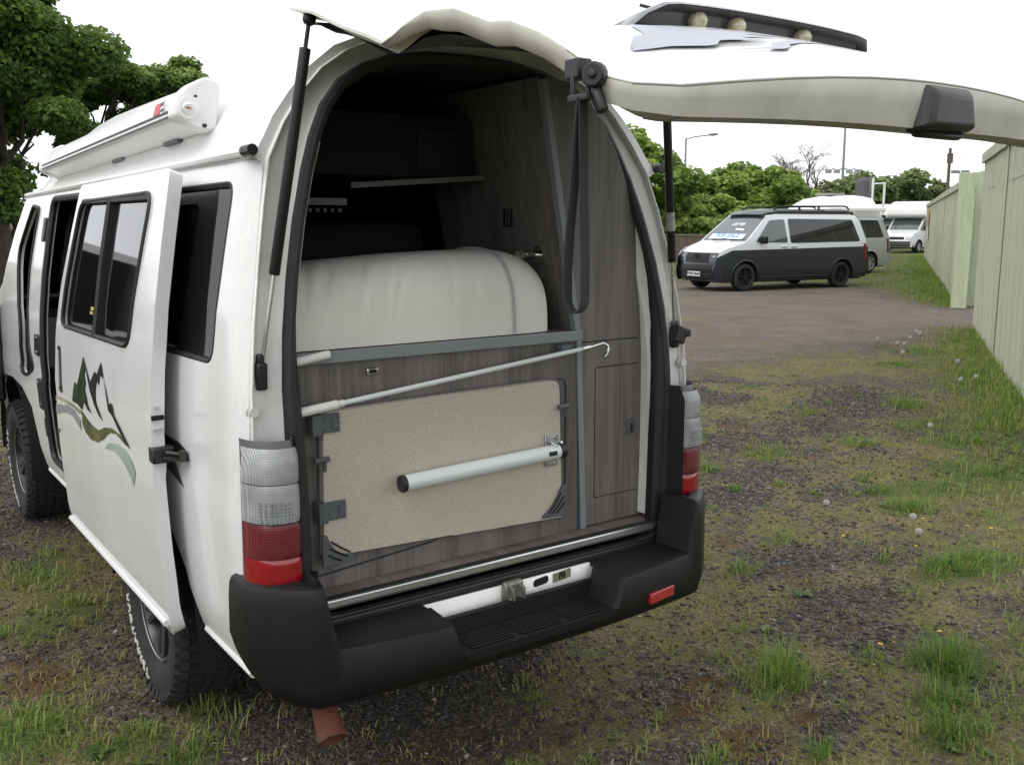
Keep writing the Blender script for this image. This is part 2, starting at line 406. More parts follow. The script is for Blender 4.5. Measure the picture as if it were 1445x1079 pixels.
# front of the body: windscreen, nose, underside
fr = [(3.40,1.888),(3.62,1.69),(3.88,1.40),(4.45,1.13),(4.62,.98),(4.66,.7),(4.58,.45)]
for nm, a, b, mt in (('windscreen', 0, 3, GLASS), ('nose_panel', 3, 5, WHITE), ('front_bumper', 5, 6, BUMP)):
    m = MB(); rings = []
    for y, z in fr[a:b+1]:
        x0 = abs(side_map(1)(y, z)[0]); rings.append([(x0*t, y+.10*(1-t*t)*(1 if a else .6), z) for t in np.linspace(-1, 1, 13)])
    m.loft(rings, closed=False); m.obj(nm, mt, van, angle=50)
m = MB(); m.bb((-.70,.06,.44),(.70,4.5,.60)); m.obj('underbody', DARK, van)

# rear frame -------------------------------------------------------
inner = [(.712,.70),(.715,.9),(.715,1.1),(.713,1.3),(.70,1.45),(.675,1.6),(.64,1.75),(.60,1.88),(.565,1.97),(.52,2.06),(.46,2.13),(.38,2.18),(.28,2.215),(.15,2.235),(0,2.24)]
outer = [(0,.62),(0,.85),(0,1.08),(0,1.3),(0,1.48),(0,1.65),(0,1.80),(0,1.93),(0,2.03),(0,2.12),(0,2.19),(0,2.25),(0,2.293),(0,2.32),(0,2.335)]
outer = [(float(XB(z)) if z < 2.334 else 0., z) for _, z in outer]
outer[-2] = (.17, 2.3235); outer[-3] = (.325, 2.294)
PROF = [(0,.06,.030),(.0,.03,.030),(.25,.004,0),(.27,-.005,0),(.30,-.004,0),(.33,.016,0),(.62,.022,0),(.88,.02,0),(1,.012,0)]
def fprof(t, sgn):
    xo, zo = outer[t]; xi, zi = inner[t]; o = []
    for s, dy, dx in PROF:
        x = xo+(xi-xo)*s-dx; z = zo+(zi-zo)*s
        if s == 0 and dy >= .03:
            c = .10-dy; x = xo-c*c*3.2
        o.append((sgn*x, float(YR(z))+dy, z))
    return o
full = [fprof(t, -1) for t in range(len(inner))] + [fprof(t, 1) for t in range(len(inner)-2, -1, -1)]
m = MB(); m.loft(full, closed=False); m.obj('rear_frame', WHITE2, van, angle=50)
# rubber seal round the opening
loop = [(-x, z) for x, z in inner] + [(x, z) for x, z in inner[::-1][1:]]
bot = [(.705,.69),(.685,.65),(.645,.628),(.58,.622)]
loop = loop + bot + [(x, .622) for x in np.linspace(.45, -.45, 9)] + [(-x, z) for x, z in bot[::-1]]
m = MB(); m.tube([(x*.985, float(YR(z))-.004, z) for x, z in resample(loop, .05)], .0185, 8, closed=True); m.obj('door_seal', RUBBER, van)
for sgn in (-1, 1):                       # broad rubber lip of the seal low down
    r = []
    for z in (.640,.70,.85,1.0,1.12,1.25,1.40,1.55,1.66):
        xo = float(I(z, [q[1] for q in inner], [q[0] for q in inner])); wl = float(I(z, [.64,1.0,1.25,1.45,1.66], [.062,.058,.045,.030,.020])); y = float(YR(z))
        r.append([(sgn*(xo-.004), y-.012, z), (sgn*(xo-wl*.6), y-.014, z), (sgn*(xo-wl), y-.002, z), (sgn*(xo-wl), y+.03, z)])
    m = MB(); m.loft(r, closed=False); m.obj('seal_lip', RUBBER, van, angle=60)
# inner painted flange on both sides
for sgn in (-1, 1):
    r = [[(sgn*(x-.020), float(YR(z))+.010, z), (sgn*(x-.050), float(YR(z))+.04, z), (sgn*(x-.052), float(YR(z))+.12, z)] for x, z in inner[:9]]
    m = MB(); m.loft(r, closed=False); m.obj('inner_flange', WHITE2, van)
# sill panel under the seal, striker, slot, sticker
V, F = panel([(-.40,.53),(.40,.53),(.40,.612),(-.40,.612)], [], .06, lambda x, z: (x, -.022-.01*math.cos(x*2), z)); mk('rear_sill', V, F, WHITE2, van, solid=.01)
m = MB(); m.bb((-.72,-.012,.60),(.72,.03,.632)); m.bb((-.72,-.03,.45),(-.40,.02,.605)); m.bb((.40,-.03,.45),(.72,.02,.605)); m.obj('under_sill_trim', BLACK, van, bevel=.006)  # black plastic trim below the seal and beside the sill panel
m = MB(); m.bb((-.045,-.058,.565),(.03,-.03,.628)); m.obj('striker_plate', pbr('worn_steel', (.22,.21,.19), .5, metal=.7, var=.3, vscale=40), van, bevel=.01)
m = MB(); m.tube([(-.03,-.06,.575),(-.03,-.085,.58),(-.03,-.085,.61),(-.03,-.06,.615)], .006, 8); m.tube([(.012,-.06,.575),(.012,-.08,.58),(.012,-.08,.61),(.012,-.06,.615)], .005, 8); m.obj('striker_loop', ZINC, van)
m = MB(); m.prism(rounded([(.085,.578),(.145,.584),(.145,.609),(.085,.603)], .014), lambda u, v, t: (u, t, v), -.034, -.0305); m.obj('sill_slot', DARK, van)
m = MB(); m.prism([(.165,.577),(.238,.583),(.238,.613),(.165,.607)], lambda u, v, t: (u, t, v), -.0345, -.031); sk = m.obj('sill_sticker', pbr('olive_label', (.20,.19,.11), .6, var=.2, vscale=80), van)
Mt = Matrix.Translation((.2015,-.0352,.597)) @ Matrix.Rotation(math.pi/2, 4, 'X')
text_obj('sticker_text', '(0)', .026, Mt, BLACK, sk, .001)

# bumper with step -------------------------------------------------
path = [(-.866,.10),(-.868,.06),(-.868,.02),(-.864,-.012),(-.852,-.040),(-.834,-.066),(-.81,-.090),(-.785,-.112),(-.76,-.132),(-.735,-.150)]
xs_ = list(np.linspace(-.72, -.66, 7))+list(np.linspace(-.62,-.36,6))+list(np.linspace(-.335,-.275,7))+list(np.linspace(-.25,.25,9))+list(np.linspace(.275,.335,7))+list(np.linspace(.36,.62,6))+list(np.linspace(.66,.72,7))
for x in xs_: path.append((x, -.160-.055*(1-(abs(x)/.72)**2.6)))
right = [(-x, y) for x, y in path[:10]][::-1]
path = path+right
P = np.array(path); T = np.gradient(P, axis=0); T /= np.linalg.norm(T, axis=1)[:, None]; Nn = np.c_[-T[:, 1], T[:, 0]]   # inward normal
rings = []
for (x, y), nn in zip(path, Nn):
    ax = abs(x)
    zt = float(I(ax, [.0,.285,.325,.662,.70], [.515,.515,.612,.618,.795]))
    if y > -.06: zt = float(I(y, [-.06,.10], [.795,.79]))
    dep = float(I(ax, [.0,.285,.325,.665,.70,.8], [.145,.145,.15,.15,.15,.06]))
    zb = float(I(ax, [0,.5,.74,.80,.87], [.452,.448,.44,.455,.50])) + (max(0, y+.10)*.30 if ax > .8 else 0)
    prof = [(.11,zb+.01),(.035,zb),(.010,zb+.018),(-.004,zb+.07),(-.002,zt-.06 if zt-zb > .15 else zt-.02),(.002,zt-.018),(.008,zt-.005),(.020,zt),(dep*.6,zt+.003),(dep,zt+.004)]
    if abs(nn[0]) > .5: prof = [(min(d, .05), z) for d, z in prof]
    rings.append([(x+nn[0]*d, y+nn[1]*d, z) for d, z in prof])
m = MB(); m.loft(rings, closed=False); bp_ = m.obj('rear_bumper', BUMP, van, angle=42)
m = MB(); m.bb((-.31,-.072,.51),(.31,-.055,.575)); m.obj('step_back_wall', BUMP, bp_, bevel=.006)
m = MB(); m.bb((-.70,-.06,.60),(-.325,-.0,.617)); m.bb((.325,-.06,.60),(.70,-.0,.617)); m.obj('bumper_top_ledge', BUMP, bp_, bevel=.004)
for x0, x1 in ((-.255,-.10),(-.075,.085),(.11,.255)):
    m = MB()
    for k in range(7):
        yy = -.188+k*.0155; m.bb((x0,yy,.517),(x1,yy+.0065,.5215))
    m.obj('step_tread', BUMP, bp_, bevel=.0015)
for xx in (.50,):
    m = MB(); V = []
    m.box((xx, -.193, .513), (.128, .022, .036), Euler((0,0,R(9)))); m.obj('reflector', REFL, bp_, bevel=.004)

# tail lamps -------------------------------------------------------
lampz = [.785,.80,.90,.955,.96,.9605,.97,1.06,1.065,1.12,1.15,1.168]
def lamp(sgn):
    def ring(z, inset=0.):
        k = I(z, [.785,.96,1.1,1.168], [.0,.0,.0,.012]); top = max(0, z-1.13)*.9
        pts = [(-.704,.02),(-.720,-.062),(-.732,-.073),(-.768,-.075),(-.803,-.062),(-.828,-.035),(-.841,-.005),(-.846,.03)]
        return [(sgn*-(x+(k if x < -.75 else 0)+(-.02 if False else 0)), y+inset+top*.5, z) for x, y in [(p[0]+0*z, p[1]) for p in pts]]
    base = MB(); base.loft([[(x*1.0, y+.008, z) for x, y, z in ring(z)] for z in (.778,.785,1.165,1.178)], closed=False, cap=False); lb = base.obj('tail_lamp', pbr('lamp_housing', (.10,.10,.10), .4), van)
    for nm, z0, z1, mt in (('red_lens_lower', .792, .862, LENSR2), ('red_lens', .864, .958, LENSR), ('clear_lens', .961, 1.065, LENSW), ('clear_lens_upper', 1.067, 1.16, LENSW)):
        m = MB(); rr = []
        for z in np.linspace(z0, z1, 8):
            r = ring(z)[1:]; r2 = resample(r, .012)
            n = 18; idx = np.linspace(0, len(r)-1.001, n); a = [np.array(r[int(i)])*(1-(i % 1))+np.array(r[min(int(i)+1, len(r)-1)])*(i % 1) for i in idx]
            rr.append([(q[0], q[1]-(.004 if 0 < abs(z-z0) and z < z1-1e-6 else .0), q[2]) for q in a])
        m.loft(rr, closed=False); o = m.obj(nm, mt, lb, angle=60)
    m = MB()                                  # prism ribs of the clear lens
    for z in np.arange(.967, 1.02, .0075):
        for x in np.arange(-.742, -.825, -.010):
            yy = I(-x, [.72,.732,.768,.803,.828], [-.064,-.075,-.078,-.065,-.038]); m.box((-sgn*x, yy-.002, z), (.008,.006,.004))
    tag(m.obj('lens_prisms', LENSW, lb, smooth=False), kind='stuff')
    m = MB()                                  # dark cover between lamp and seal
    m.loft([[(-sgn*x, y, z) for x, y in ((-.719,-.066+max(0,z-1.13)*.5),(-.708,-.02),(-.695,.030))] for z in (.77,1.0,1.13,1.18)], closed=False)
    m.obj('lamp_side_cover', BLACK, lb)
lamp(1); lamp(-1)
m = MB()
for sgn in (-1, 1): m.cyl((sgn*.80, .055, 1.248), (sgn*.80, .022, 1.248), .014, 12); m.cyl((sgn*.80, .04, 1.248), (sgn*.80, .032, 1.248), .02, 12)
m.obj('door_stop_pin', pbr('pin_white', (.6,.6,.57), .5), van)
# ------------------------------------------------------------------ sliding door
DOFF = .085
door_out = rounded([(.53,.455),(.535,1.0),(.53,1.36),(.565,1.905),(1.725,1.888),(1.915,1.34),(1.945,1.0),(1.95,.46)], [.05,.05,.1,.02,.03,.2,.1,.10])
dwin = rounded([(.715,1.835),(.795,1.352),(1.80,1.338),(1.665,1.822)], .06)
def dmap(off=0.):
    def f(y, z):
        x = XB(max(z, .6)) + DOFF + off - (max(0, .6-z)**2)*1.2
        return (-x, y, z)
    return f
door = shell('sliding_door', door_out, [dwin], .035, dmap(), WHITE, van, .040, True); door['label'] = 'white sliding side door with mountain decal, pushed back'
m = MB(); m.tube([(dmap(.006)(y, .50)[0], y, .50) for y in np.linspace(.56, 1.93, 12)], .011, 8); m.obj('door_sill_strip', WHITE, door)
V, F = panel(dwin, [], .08, dmap(-.012), flip=True); mk('door_window', V, F, GLASS, door, angle=60)
dm = dmap(.001)
m = MB(); m.tube([dm(y, z) for y, z in resample(dwin, .05)], .009, 6, closed=True)
w2 = [(1.04,1.825),(1.09,1.35)]
m.tube([dmap(-.004)(1.225, 1.825), dmap(-.004)(1.235,1.6), dmap(-.004)(1.245, 1.345)], .016, 6)
m.tube([dmap(-.003)(y, 1.822) for y in np.linspace(.74, 1.64, 8)], .012, 6)
m.obj('window_frame', RUBBER, door)
m = MB(); m.box((dmap(-.006)(1.33, 1.43)[0], 1.33, 1.435), (.004,.035,.012)); m.box((dmap(-.006)(1.33, 1.41)[0]-.002, 1.33, 1.42), (.004,.03,.010)); m.obj('window_sticker', pbr('sticker_yellow', (.55,.50,.12), .5), door)
m = MB(); m.prism(rounded([(1.80,1.06),(1.855,1.06),(1.87,1.25),(1.815,1.25)], .024), lambda u, v, t: (dmap(t)(u, v)), -.01, .004); m.obj('door_handle', BLACK, door)
m = MB(); m.prism(rounded([(1.835,1.08),(1.855,1.08),(1.868,1.23),(1.848,1.23)], .008), lambda u, v, t: (dmap(t)(u, v)), .002, .009); m.obj('handle_grip', WHITE, door)
DEC = dict(
A=[(1.621,1.055),(1.559,1.139),(1.516,1.132),(1.408,1.255),(1.376,1.214),(1.392,1.188),(1.371,1.156),(1.39,1.137),(1.362,1.11),(1.348,1.081),(1.306,1.056),(1.361,1.06),(1.396,1.077),(1.418,1.083),(1.458,1.045),(1.529,1.057)],
B=[(1.405,1.256),(1.343,1.202),(1.275,1.149),(1.23,1.133),(1.207,1.106),(1.133,1.055),(1.191,1.069),(1.245,1.1),(1.311,1.143)],
C=[(1.311,1.164),(1.23,1.22),(1.196,1.213),(1.137,1.265),(1.105,1.21),(1.132,1.215),(1.156,1.216),(1.17,1.175),(1.198,1.198),(1.219,1.165),(1.223,1.115),(1.265,1.145)],
D=[(1.134,1.265),(1.096,1.211),(1.05,1.159),(1.031,1.132),(.989,1.142),(.96,1.108),(.777,1.022),(.832,1.03),(.916,1.065),(.977,1.098),(1.036,1.11)],
E=[(1.48,1.042),(1.383,1.022),(1.303,1.011),(1.214,1.009),(1.109,1.037),(1.017,1.051),(.907,1.048),(.803,1.023),(.859,1.026),(.958,1.041),(1.046,1.03),(1.13,.993),(1.221,.965),(1.32,.955),(1.399,.968),(1.46,.996)],
T=[(1.956,1.028),(1.801,1.04),(1.626,1.042),(1.481,1.038),(1.384,1.019),(1.287,1.009),(1.208,1.01),(1.258,.999),(1.355,1.002),(1.454,1.013),(1.612,1.028),(1.807,1.023),(1.963,1.007)],
F=[(1.94,.994),(1.728,1.022),(1.595,1.022),(1.493,1.001),(1.478,.961),(1.54,.977),(1.623,.995),(1.759,.99),(1.945,.953)],
G=[(1.062,.991),(.944,1.009),(.837,1.008),(.765,.987),(.717,.962),(.76,.904),(.803,.937),(.874,.965),(.979,.98),(1.114,.962)],
H=[(1.945,.885),(1.87,.904),(1.945,.870)])
DK = pbr('decal_black', (.008,.010,.008), .45, spec=.2); DG = pbr('decal_green', (.028,.060,.010), .45, col2=(.007,.009,.007), vscale=9, spec=.2)
DO = pbr('decal_olive', (.13,.13,.045), .45, col2=(.025,.032,.015), vscale=5, spec=.2); DT = pbr('decal_tan', (.42,.40,.29), .3, col2=(.17,.16,.09), vscale=4, spec=.2)
DGR = pbr('decal_grey', (.20,.21,.21), .45, spec=.2); DGG = pbr('decal_grey_green', (.27,.32,.28), .45, spec=.2)
def flat_decal(nm, poly, mt, parent, mp, off, flip):
    V, F = panel(poly, [], .03, mp, flip=flip); return mk(nm, V, F, mt, parent, angle=80)
off = .0012
for k, mt in (('T', DT),('F', DGR),('G', DGG),('E', DO),('A', DG),('B', DK),('C', DK),('D', DK),('H', DO)):
    flat_decal('mountain_decal', DEC[k], mt, door, dmap(off), off, True); off += .0004
flat_decal('swoosh_decal', [(.863,.985),(.706,1.028),(.619,1.018),(.559,.989),(.505,.941),(.566,.954),(.672,.973),(.764,.971),(.869,.956)], pbr('decal_charcoal', (.06,.06,.065), .3, coat=.4), van, side_map(-1, .0015), 0, True)
# door edge hardware
m = MB()
for y, z in ((.527,1.185),(.527,1.125),(.527,1.13)): pass
for dx, z in ((.016,1.195),(.010,1.125),(.028,1.128)): m.cyl((-.93+dx-.0, .519, z), (-.93+dx, .535, z), .006, 10)
m.obj('latch_screw', ZINC, door)
m = MB(); m.box((-.914,.524,1.165), (.036,.012,.013)); m.obj('latch_slot', DARK, door)
m = MB(); m.bb((-.938,.512,1.025),(-.872,.56,1.075)); m.obj('roller_housing', BLACK, door, bevel=.006)
m = MB(); m.cyl((-.897,.51,1.058),(-.864,.455,1.058),.007,10); m.box((-.882,.485,1.046),(.036,.055,.007),Euler((0,0,R(25)))); m.cyl((-.866,.455,1.038),(-.866,.455,1.070),.012,12); m.obj('roller_arm', pbr('dark_steel', (.08,.075,.07), .4, metal=.8), door)
m = MB(); m.prism(rounded([(1.30,1.078),(.543,1.079),(.473,1.066),(.444,1.036),(.531,1.030),(1.30,1.012)], .012), lambda u, v, t: side_map(-1, t)(u, v), -.02, .004); m.obj('door_rail', BLACK, van)
m = MB(); m.prism([(1.30,1.060),(.55,1.062),(.50,1.052),(1.30,1.032)], lambda u, v, t: side_map(-1, t)(u, v), .002, .006); m.obj('rail_slot', DARK, van)
# pillar hardware
PB = side_map(-1)
m = MB()
for y, z, h, d in ((2.745,1.71,.115,.060),(2.745,1.155,.10,.12),(2.73,.915,.15,.10)):
    m.prism(rounded([(y-d/2,z-h/2),(y+d/2,z-h/2),(y+d/2,z+h/2),(y-d/2,z+h/2)], .022), lambda u, v, t: side_map(-1, t)(u, v), -.005, .016)
m.obj('door_striker', BLACK, van, bevel=.004)
m = MB()
for z in (1.19,1.12,.97,.86): m.cyl(side_map(-1,.014)(2.745,z), side_map(-1,.021)(2.745,z), .009, 10)
m.obj('striker_bolt', ZINC, van)
m = MB(); m.prism(rounded([(2.70,.70),(2.76,.70),(2.76,.79),(2.70,.79)], .01), lambda u, v, t: side_map(-1, t)(u, v), -.005, .006); m.obj('fuel_release_cover', pbr('brown_steel', (.05,.035,.028), .5), van)
m = MB(); m.tube([side_map(-1,.0)(y,z) for y, z in resample(cab_hole,.06)], .009, 8, closed=True); m.obj('cab_door_seal', RUBBER, van)
m = MB(); m.tube([side_map(-1,.0)(y,z) for y, z in resample(door_hole,.06)], .016, 8, closed=True); m.obj('side_door_seal', RUBBER, van)
# open cab door, swung forward
cabd = MB()
hx, hy = -.845, 4.02
dv = Vector((-math.sin(R(72)), -math.cos(R(72)), 0)); nv = Vector((-dv.y, dv.x, 0))
def cmap(u, v, t): return tuple(Vector((hx, hy, 0)) + dv*u + nv*t + Vector((max(0, v-1.1)*.18, 0, v)))
cabd.prism(rounded([(.0,.78),(.55,.76),(1.05,.62),(1.12,1.0),(1.10,1.30),(1.02,1.80),(.55,1.80),(.02,1.24)], .06), cmap, -.03, .05)
cdo = cabd.obj('cab_door', WHITE, van, bevel=.01); cdo['label'] = 'open white cab door'
m = MB(); m.prism(rounded([(.04,.82),(.55,.80),(1.03,.68),(1.08,1.0),(1.06,1.25),(.06,1.20)], .05), cmap, .049, .075); m.prism(rounded([(.04,.82),(.55,.80),(1.03,.68),(1.08,1.0),(1.06,1.25),(.06,1.20)], .05), cmap, -.075, -.045); m.obj('door_trim', pbr('door_trim_grey', (.025,.025,.027), .7), cdo, bevel=.01)
m = MB(); m.prism(rounded([(.10,1.26),(1.04,1.28),(.97,1.75),(.56,1.75)], .05), cmap, -.034, .054); m.obj('cab_window', GLASS, cdo)
m = MB()
for z in (1.22,1.10,.92,.86): m.box((hx-.008, hy-.03, z), (.05,.06,.045)); m.cyl((hx-.03,hy-.05,z-.03),(hx-.03,hy-.05,z+.03),.012,8)
m.obj('door_hinge', pbr('hinge_paint', (.55,.53,.49), .5), cdo, bevel=.004)
m = MB(); m.bb((hx-.09,hy-.11,.70),(hx-.005,hy-.02,1.30)); m.obj('hinge_boot', BLACK, cdo, bevel=.02)

# ------------------------------------------------------------------ wheels
TYRE = pbr('tyre_rubber', (.018,.0175,.017), .82, var=.35, vscale=25, bump=.2, bscale=200)
ALLOY = pbr('gunmetal_alloy', (.05,.05,.055), .35, metal=.6); ALLOYE = pbr('machined_edge', (.6,.6,.6), .3, metal=1.)
LETTER = pbr('raised_white_letter', (.60,.58,.54), .7, var=.15, vscale=60)
def wheel(cx, cy, sgn, rad=.355, wd=.235, letters=False):
    t = Matrix.Translation((cx, cy, rad)) @ Matrix.Rotation(0 if sgn > 0 else math.pi, 4, 'Z')
    h = wd/2
    tm = MB(); tm.X = t
    tm.lathe([(-h*.72,.205),(-h*.95,.235),(-h*1.0,.275),(-h*.97,.315),(-h*.86,.340),(-h*.62,.346),(0,.347),(h*.62,.346),(h*.86,.340),(h*.97,.315),(h*1.0,.275),(h*.95,.235),(h*.72,.205)], 56)
    ty = tm.obj('wheel', TYRE, van, angle=40)
    lug = MB(); lug.X = t
    random.seed(7)
    N = 46
    for i in range(N):
        a = 2*math.pi*i/N
        for row, (ax, w_, da, sk) in enumerate(((-.094,.040,0,.12),(-.048,.038,.5,-.35),(-.002,.034,.15,.4),(.046,.038,.6,-.35),(.094,.040,.1,.12))):
            an = a+da*2*math.pi/N; rr = .3525 if row in (1,2,3) else .3475
            M = Matrix.Rotation(an, 3, 'X') @ Matrix.Rotation(sk, 3, 'Z')
            c = Matrix.Rotation(an, 3, 'X') @ Vector((ax, 0, rr-.006)); 
            if row in (0, 4): M = Matrix.Rotation(an, 3, 'X') @ Matrix.Rotation(.35*(1 if row == 4 else -1), 3, 'Y')
            lug.box(c, (w_, .031 if row in (0,4) else .034, .016), M)
            if row in (0, 4):
                c2 = Matrix.Rotation(an, 3, 'X') @ Vector((ax*1.19, 0, .325)); lug.box(c2, (.012,.026,.030), Matrix.Rotation(an, 3, 'X') @ Matrix.Rotation(.35*(1 if row == 4 else -1), 3, 'Y'))
    lg = lug.obj('tread_block', TYRE, ty, smooth=False); lg['kind'] = 'stuff'
    rm = MB(); rm.X = t
    rm.lathe([(h*.66,.212),(h*.80,.208),(h*.70,.198),(h*.2,.188),(-h*.5,.185),(-h*.6,.205)], 40)
    rm.lathe([(h*.45,.001),(h*.50,.05),(h*.40,.062),(h*.2,.065),(-h*.2,.12),(-h*.25,.19)], 32)
    rim = rm.obj('rim', ALLOY, ty, angle=40)
    sp = MB(); sp.X = t; e = MB(); e.X = t
    for i in range(6):
        for dlt in (-.13, .13):
            a = 2*math.pi*i/6+dlt; M = Matrix.Rotation(a, 3, 'X'); sp.box(M @ Vector((h*.5,0,.125)), (.028,.020,.15), M @ Matrix.Rotation(.12, 3, 'Y'))
            e.box(M @ Vector((h*.5+.016,.008,.125)), (.003,.0025,.14), M @ Matrix.Rotation(.12, 3, 'Y'))
    sp.obj('spoke', ALLOY, ty, bevel=.003)
    e.tube([(h*.78, .2*math.cos(q), .2*math.sin(q)) for q in np.linspace(0, 2*math.pi, 49)[:-1]], .003, 6, closed=True); e.obj('rim_edge', ALLOYE, ty)
    if letters:
        m = MB(); m.X = t
        word = letters
        for i, ch in enumerate(word):
            if ch == ' ': continue
            V, F = text_mesh(ch, .052, extrude=.002, bold=.0018)
            ang = R(192) + i*R(8.4)        # clockwise as seen from outside
            # local frame on the sidewall: outward = +x(local)
            rad_v = Vector((0, math.sin(ang), math.cos(ang))); tan = Vector((0, -math.cos(ang), math.sin(ang)))*-1
            o = Vector((h*.995, 0, 0)) + rad_v*.288
            m = MB(); m.X = t; m.add([Vector((float(I(.284+v[1], [.235,.275,.315,.340], [h*.95,h,h*.97,h*.86]))+.0012+v[2]+.002, 0, 0)) + tan*v[0] + rad_v*(.284+v[1]) for v in V], F); m.obj('tyre_letter', LETTER, ty, smooth=False)
    return ty
for (x, y, s) in ((-.715,1.10,-1),(.715,1.10,1),(-.715,3.86,-1),(.715,3.86,1)):
    wheel(x, y, s, letters='TERRATOUR A/T' if s < 0 else False)
for y, rr in ((1.08,.50),(3.88,.46)):
    for sgn in (-1,1):
        m = MB(); m.loft([[(sgn*x, y+rr*1.12*math.cos(a), .42+rr*math.sin(a)) for x in (.83,.50)] for a in np.linspace(-.2, math.pi+.2, 14)], closed=False)
        m.loft([[(sgn*.50, y+rr*1.12*math.cos(a)*k, .42+rr*math.sin(a)*k) for k in (1,.02)] for a in np.linspace(-.2, math.pi+.2, 14)], closed=False)
        m.obj('wheel_arch_liner', DARK, van)
# axle, springs, exhaust
m = MB(); m.cyl((-.66,1.10,.33),(.66,1.10,.33),.05,12); m.ball((.05,1.10,.33),.13)
for x in (-.5,.5): m.bb((x-.03,.25,.40),(x+.03,1.9,.43))
m.bb((-.35,.15,.38),(.30,.75,.46)); m.obj('axle', pbr('underseal', (.012,.012,.012), .8), van)
m = MB(); pts = [(-.40,1.4,.36),(-.52,.8,.40),(-.60,.35,.43),(-.630,.12,.425),(-.648,-.01,.385),(-.655,-.085,.315)]
m.tube(pts, [.028,.028,.028,.028,.034,.042], 14, cap=False); m.tube(pts[-2:], [.030,.039], 14, cap=False)
m.obj('exhaust_pipe', pbr('rusty_steel', (.17,.055,.028), .85, col2=(.055,.022,.014), vscale=20, bump=.6, bscale=90), van)

# ------------------------------------------------------------------ tailgate
EY = [.22,.10,-.11,-.34,-.50,-.576,-.627,-.674,-.76,-.868,-.99,-1.05,-1.13,-1.20,-1.286,-1.34,-1.375]
EZ = [2.315,2.303,2.256,2.184,2.137,2.112,2.119,2.130,2.140,2.126,2.083,2.075,2.045,2.010,1.961,1.946,1.944]
EW = [.42,.625,.66,.697,.712,.718,.721,.723,.726,.73,.735,.735,.735,.735,.735,.725,.66]
CR = [.0,.015,.035,.05,.055,.058,.055,.05,.045,.055,.085,.09,.088,.082,.070,.062,.056]
def tg(u, y):
    w_ = I(-y, [-k for k in EY], EW); z = I(-y, [-k for k in EY], EZ); c = I(-y, [-k for k in EY], CR)
    k = abs(u)
    bump = z - (2.303 - .2475*(.10-y))            # side edge stands off the mean plane
    zz = z + c*(1-k**(2.6 if y > -1.2 else 2.0)) - bump*(1-k**6)*.75
    return (u*w_, y + .02*(1-u*u)*(1 if y < -1.2 else 0)*-1, zz)
ys = sorted(set(EY + [-.2,-.42,-.72,-.82,-.93,-1.16,-1.25,-1.31,-1.36,.16]), reverse=True)
us = [-1,-.985,-.95,-.88,-.78,-.65,-.5,-.35,-.2,-.07,.07,.2,.35,.5,.65,.78,.88,.95,.985,1]
m = MB(); m.loft([[tg(u, y) for u in us] for y in ys], closed=False)
tgo = m.obj('tailgate', WHITE, van, angle=60); tgo['label'] = 'raised white tailgate held up on two gas struts'
# turned-in rim
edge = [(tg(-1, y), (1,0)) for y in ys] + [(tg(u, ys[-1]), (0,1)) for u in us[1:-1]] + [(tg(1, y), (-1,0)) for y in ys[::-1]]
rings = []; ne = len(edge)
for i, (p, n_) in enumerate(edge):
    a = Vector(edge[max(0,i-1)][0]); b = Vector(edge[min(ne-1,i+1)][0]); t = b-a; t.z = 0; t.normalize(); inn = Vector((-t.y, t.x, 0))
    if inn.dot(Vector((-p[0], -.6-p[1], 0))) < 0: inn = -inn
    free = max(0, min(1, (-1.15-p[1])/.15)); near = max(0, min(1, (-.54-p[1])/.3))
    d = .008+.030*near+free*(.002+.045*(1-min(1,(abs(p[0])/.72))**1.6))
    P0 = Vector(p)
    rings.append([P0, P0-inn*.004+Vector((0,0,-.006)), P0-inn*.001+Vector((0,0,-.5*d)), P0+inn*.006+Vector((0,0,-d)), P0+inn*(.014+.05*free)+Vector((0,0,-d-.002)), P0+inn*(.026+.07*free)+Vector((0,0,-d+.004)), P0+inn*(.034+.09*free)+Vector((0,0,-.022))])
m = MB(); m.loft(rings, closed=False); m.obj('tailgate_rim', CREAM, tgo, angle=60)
m = MB(); m.tube([Vector(p)+Vector((0,-.002,-.004)) for p, n_ in edge[len(ys)-7:len(ys)+len(us)+5]], .0022, 5); m.obj('hem_line', pbr('hem_gap_grey', (.16,.15,.13), .7), tgo)  # thin dark grey gap line where the skin is hemmed
# dark inner trim
m = MB(); m.loft([[tuple(Vector(tg(u*.955, y))+Vector((0,0,-.030-.02*math.sin(y*9)**2*.5))) for u in us] for y in np.linspace(.12, -1.27, 18)], closed=False); m.obj('tailgate_lining', pbr('tailgate_trim', (.03,.03,.03), .7), tgo)
for y in (-.12,-.3):
    m = MB(); m.tube([tuple(Vector(tg(u*.6, y))+Vector((0,0,-.045))) for u in np.linspace(-1,1,15)], .02, 8); m.obj('trim_rib', BLACK, tgo)
# number-plate garnish with lamps
GM = pbr('garnish_grey', (.16,.165,.18), .3, coat=.5)
gy0 = -.945
m = MB(); rings = []
for x in np.linspace(-.385,.385,25):
    e = min(1, (.385-abs(x))/.07); base = tg(x/.73, gy0)[2]-.012
    top = base+.012+.044*e**.6; yb = gy0+.09; yf = gy0-.045*e-.01
    rings.append([(x,yb+.06,base+.01),(x,yb,base+.014+.026*e),(x,yb-.06,top-.006),(x,yf+.01,top),(x,yf,top-.006),(x,yf+.004,top-.008),(x,yf+.03,top-.014*e),(x,yf+.045,base)])
m.loft(rings, closed=False); m.obj('plate_garnish', pbr('garnish_dark', (.035,.035,.038), .35, coat=.4), tgo, angle=45)
m = MB(); m.loft([[(x,y,z+.002) for x,y,z in r[2:5]] for r in rings], closed=False); m.obj('garnish_top', GM, tgo)
BULB = pbr('lamp_bulb_glass', (.5,.48,.36), .08, coat=.6, col2=(.25,.22,.10), vscale=50)
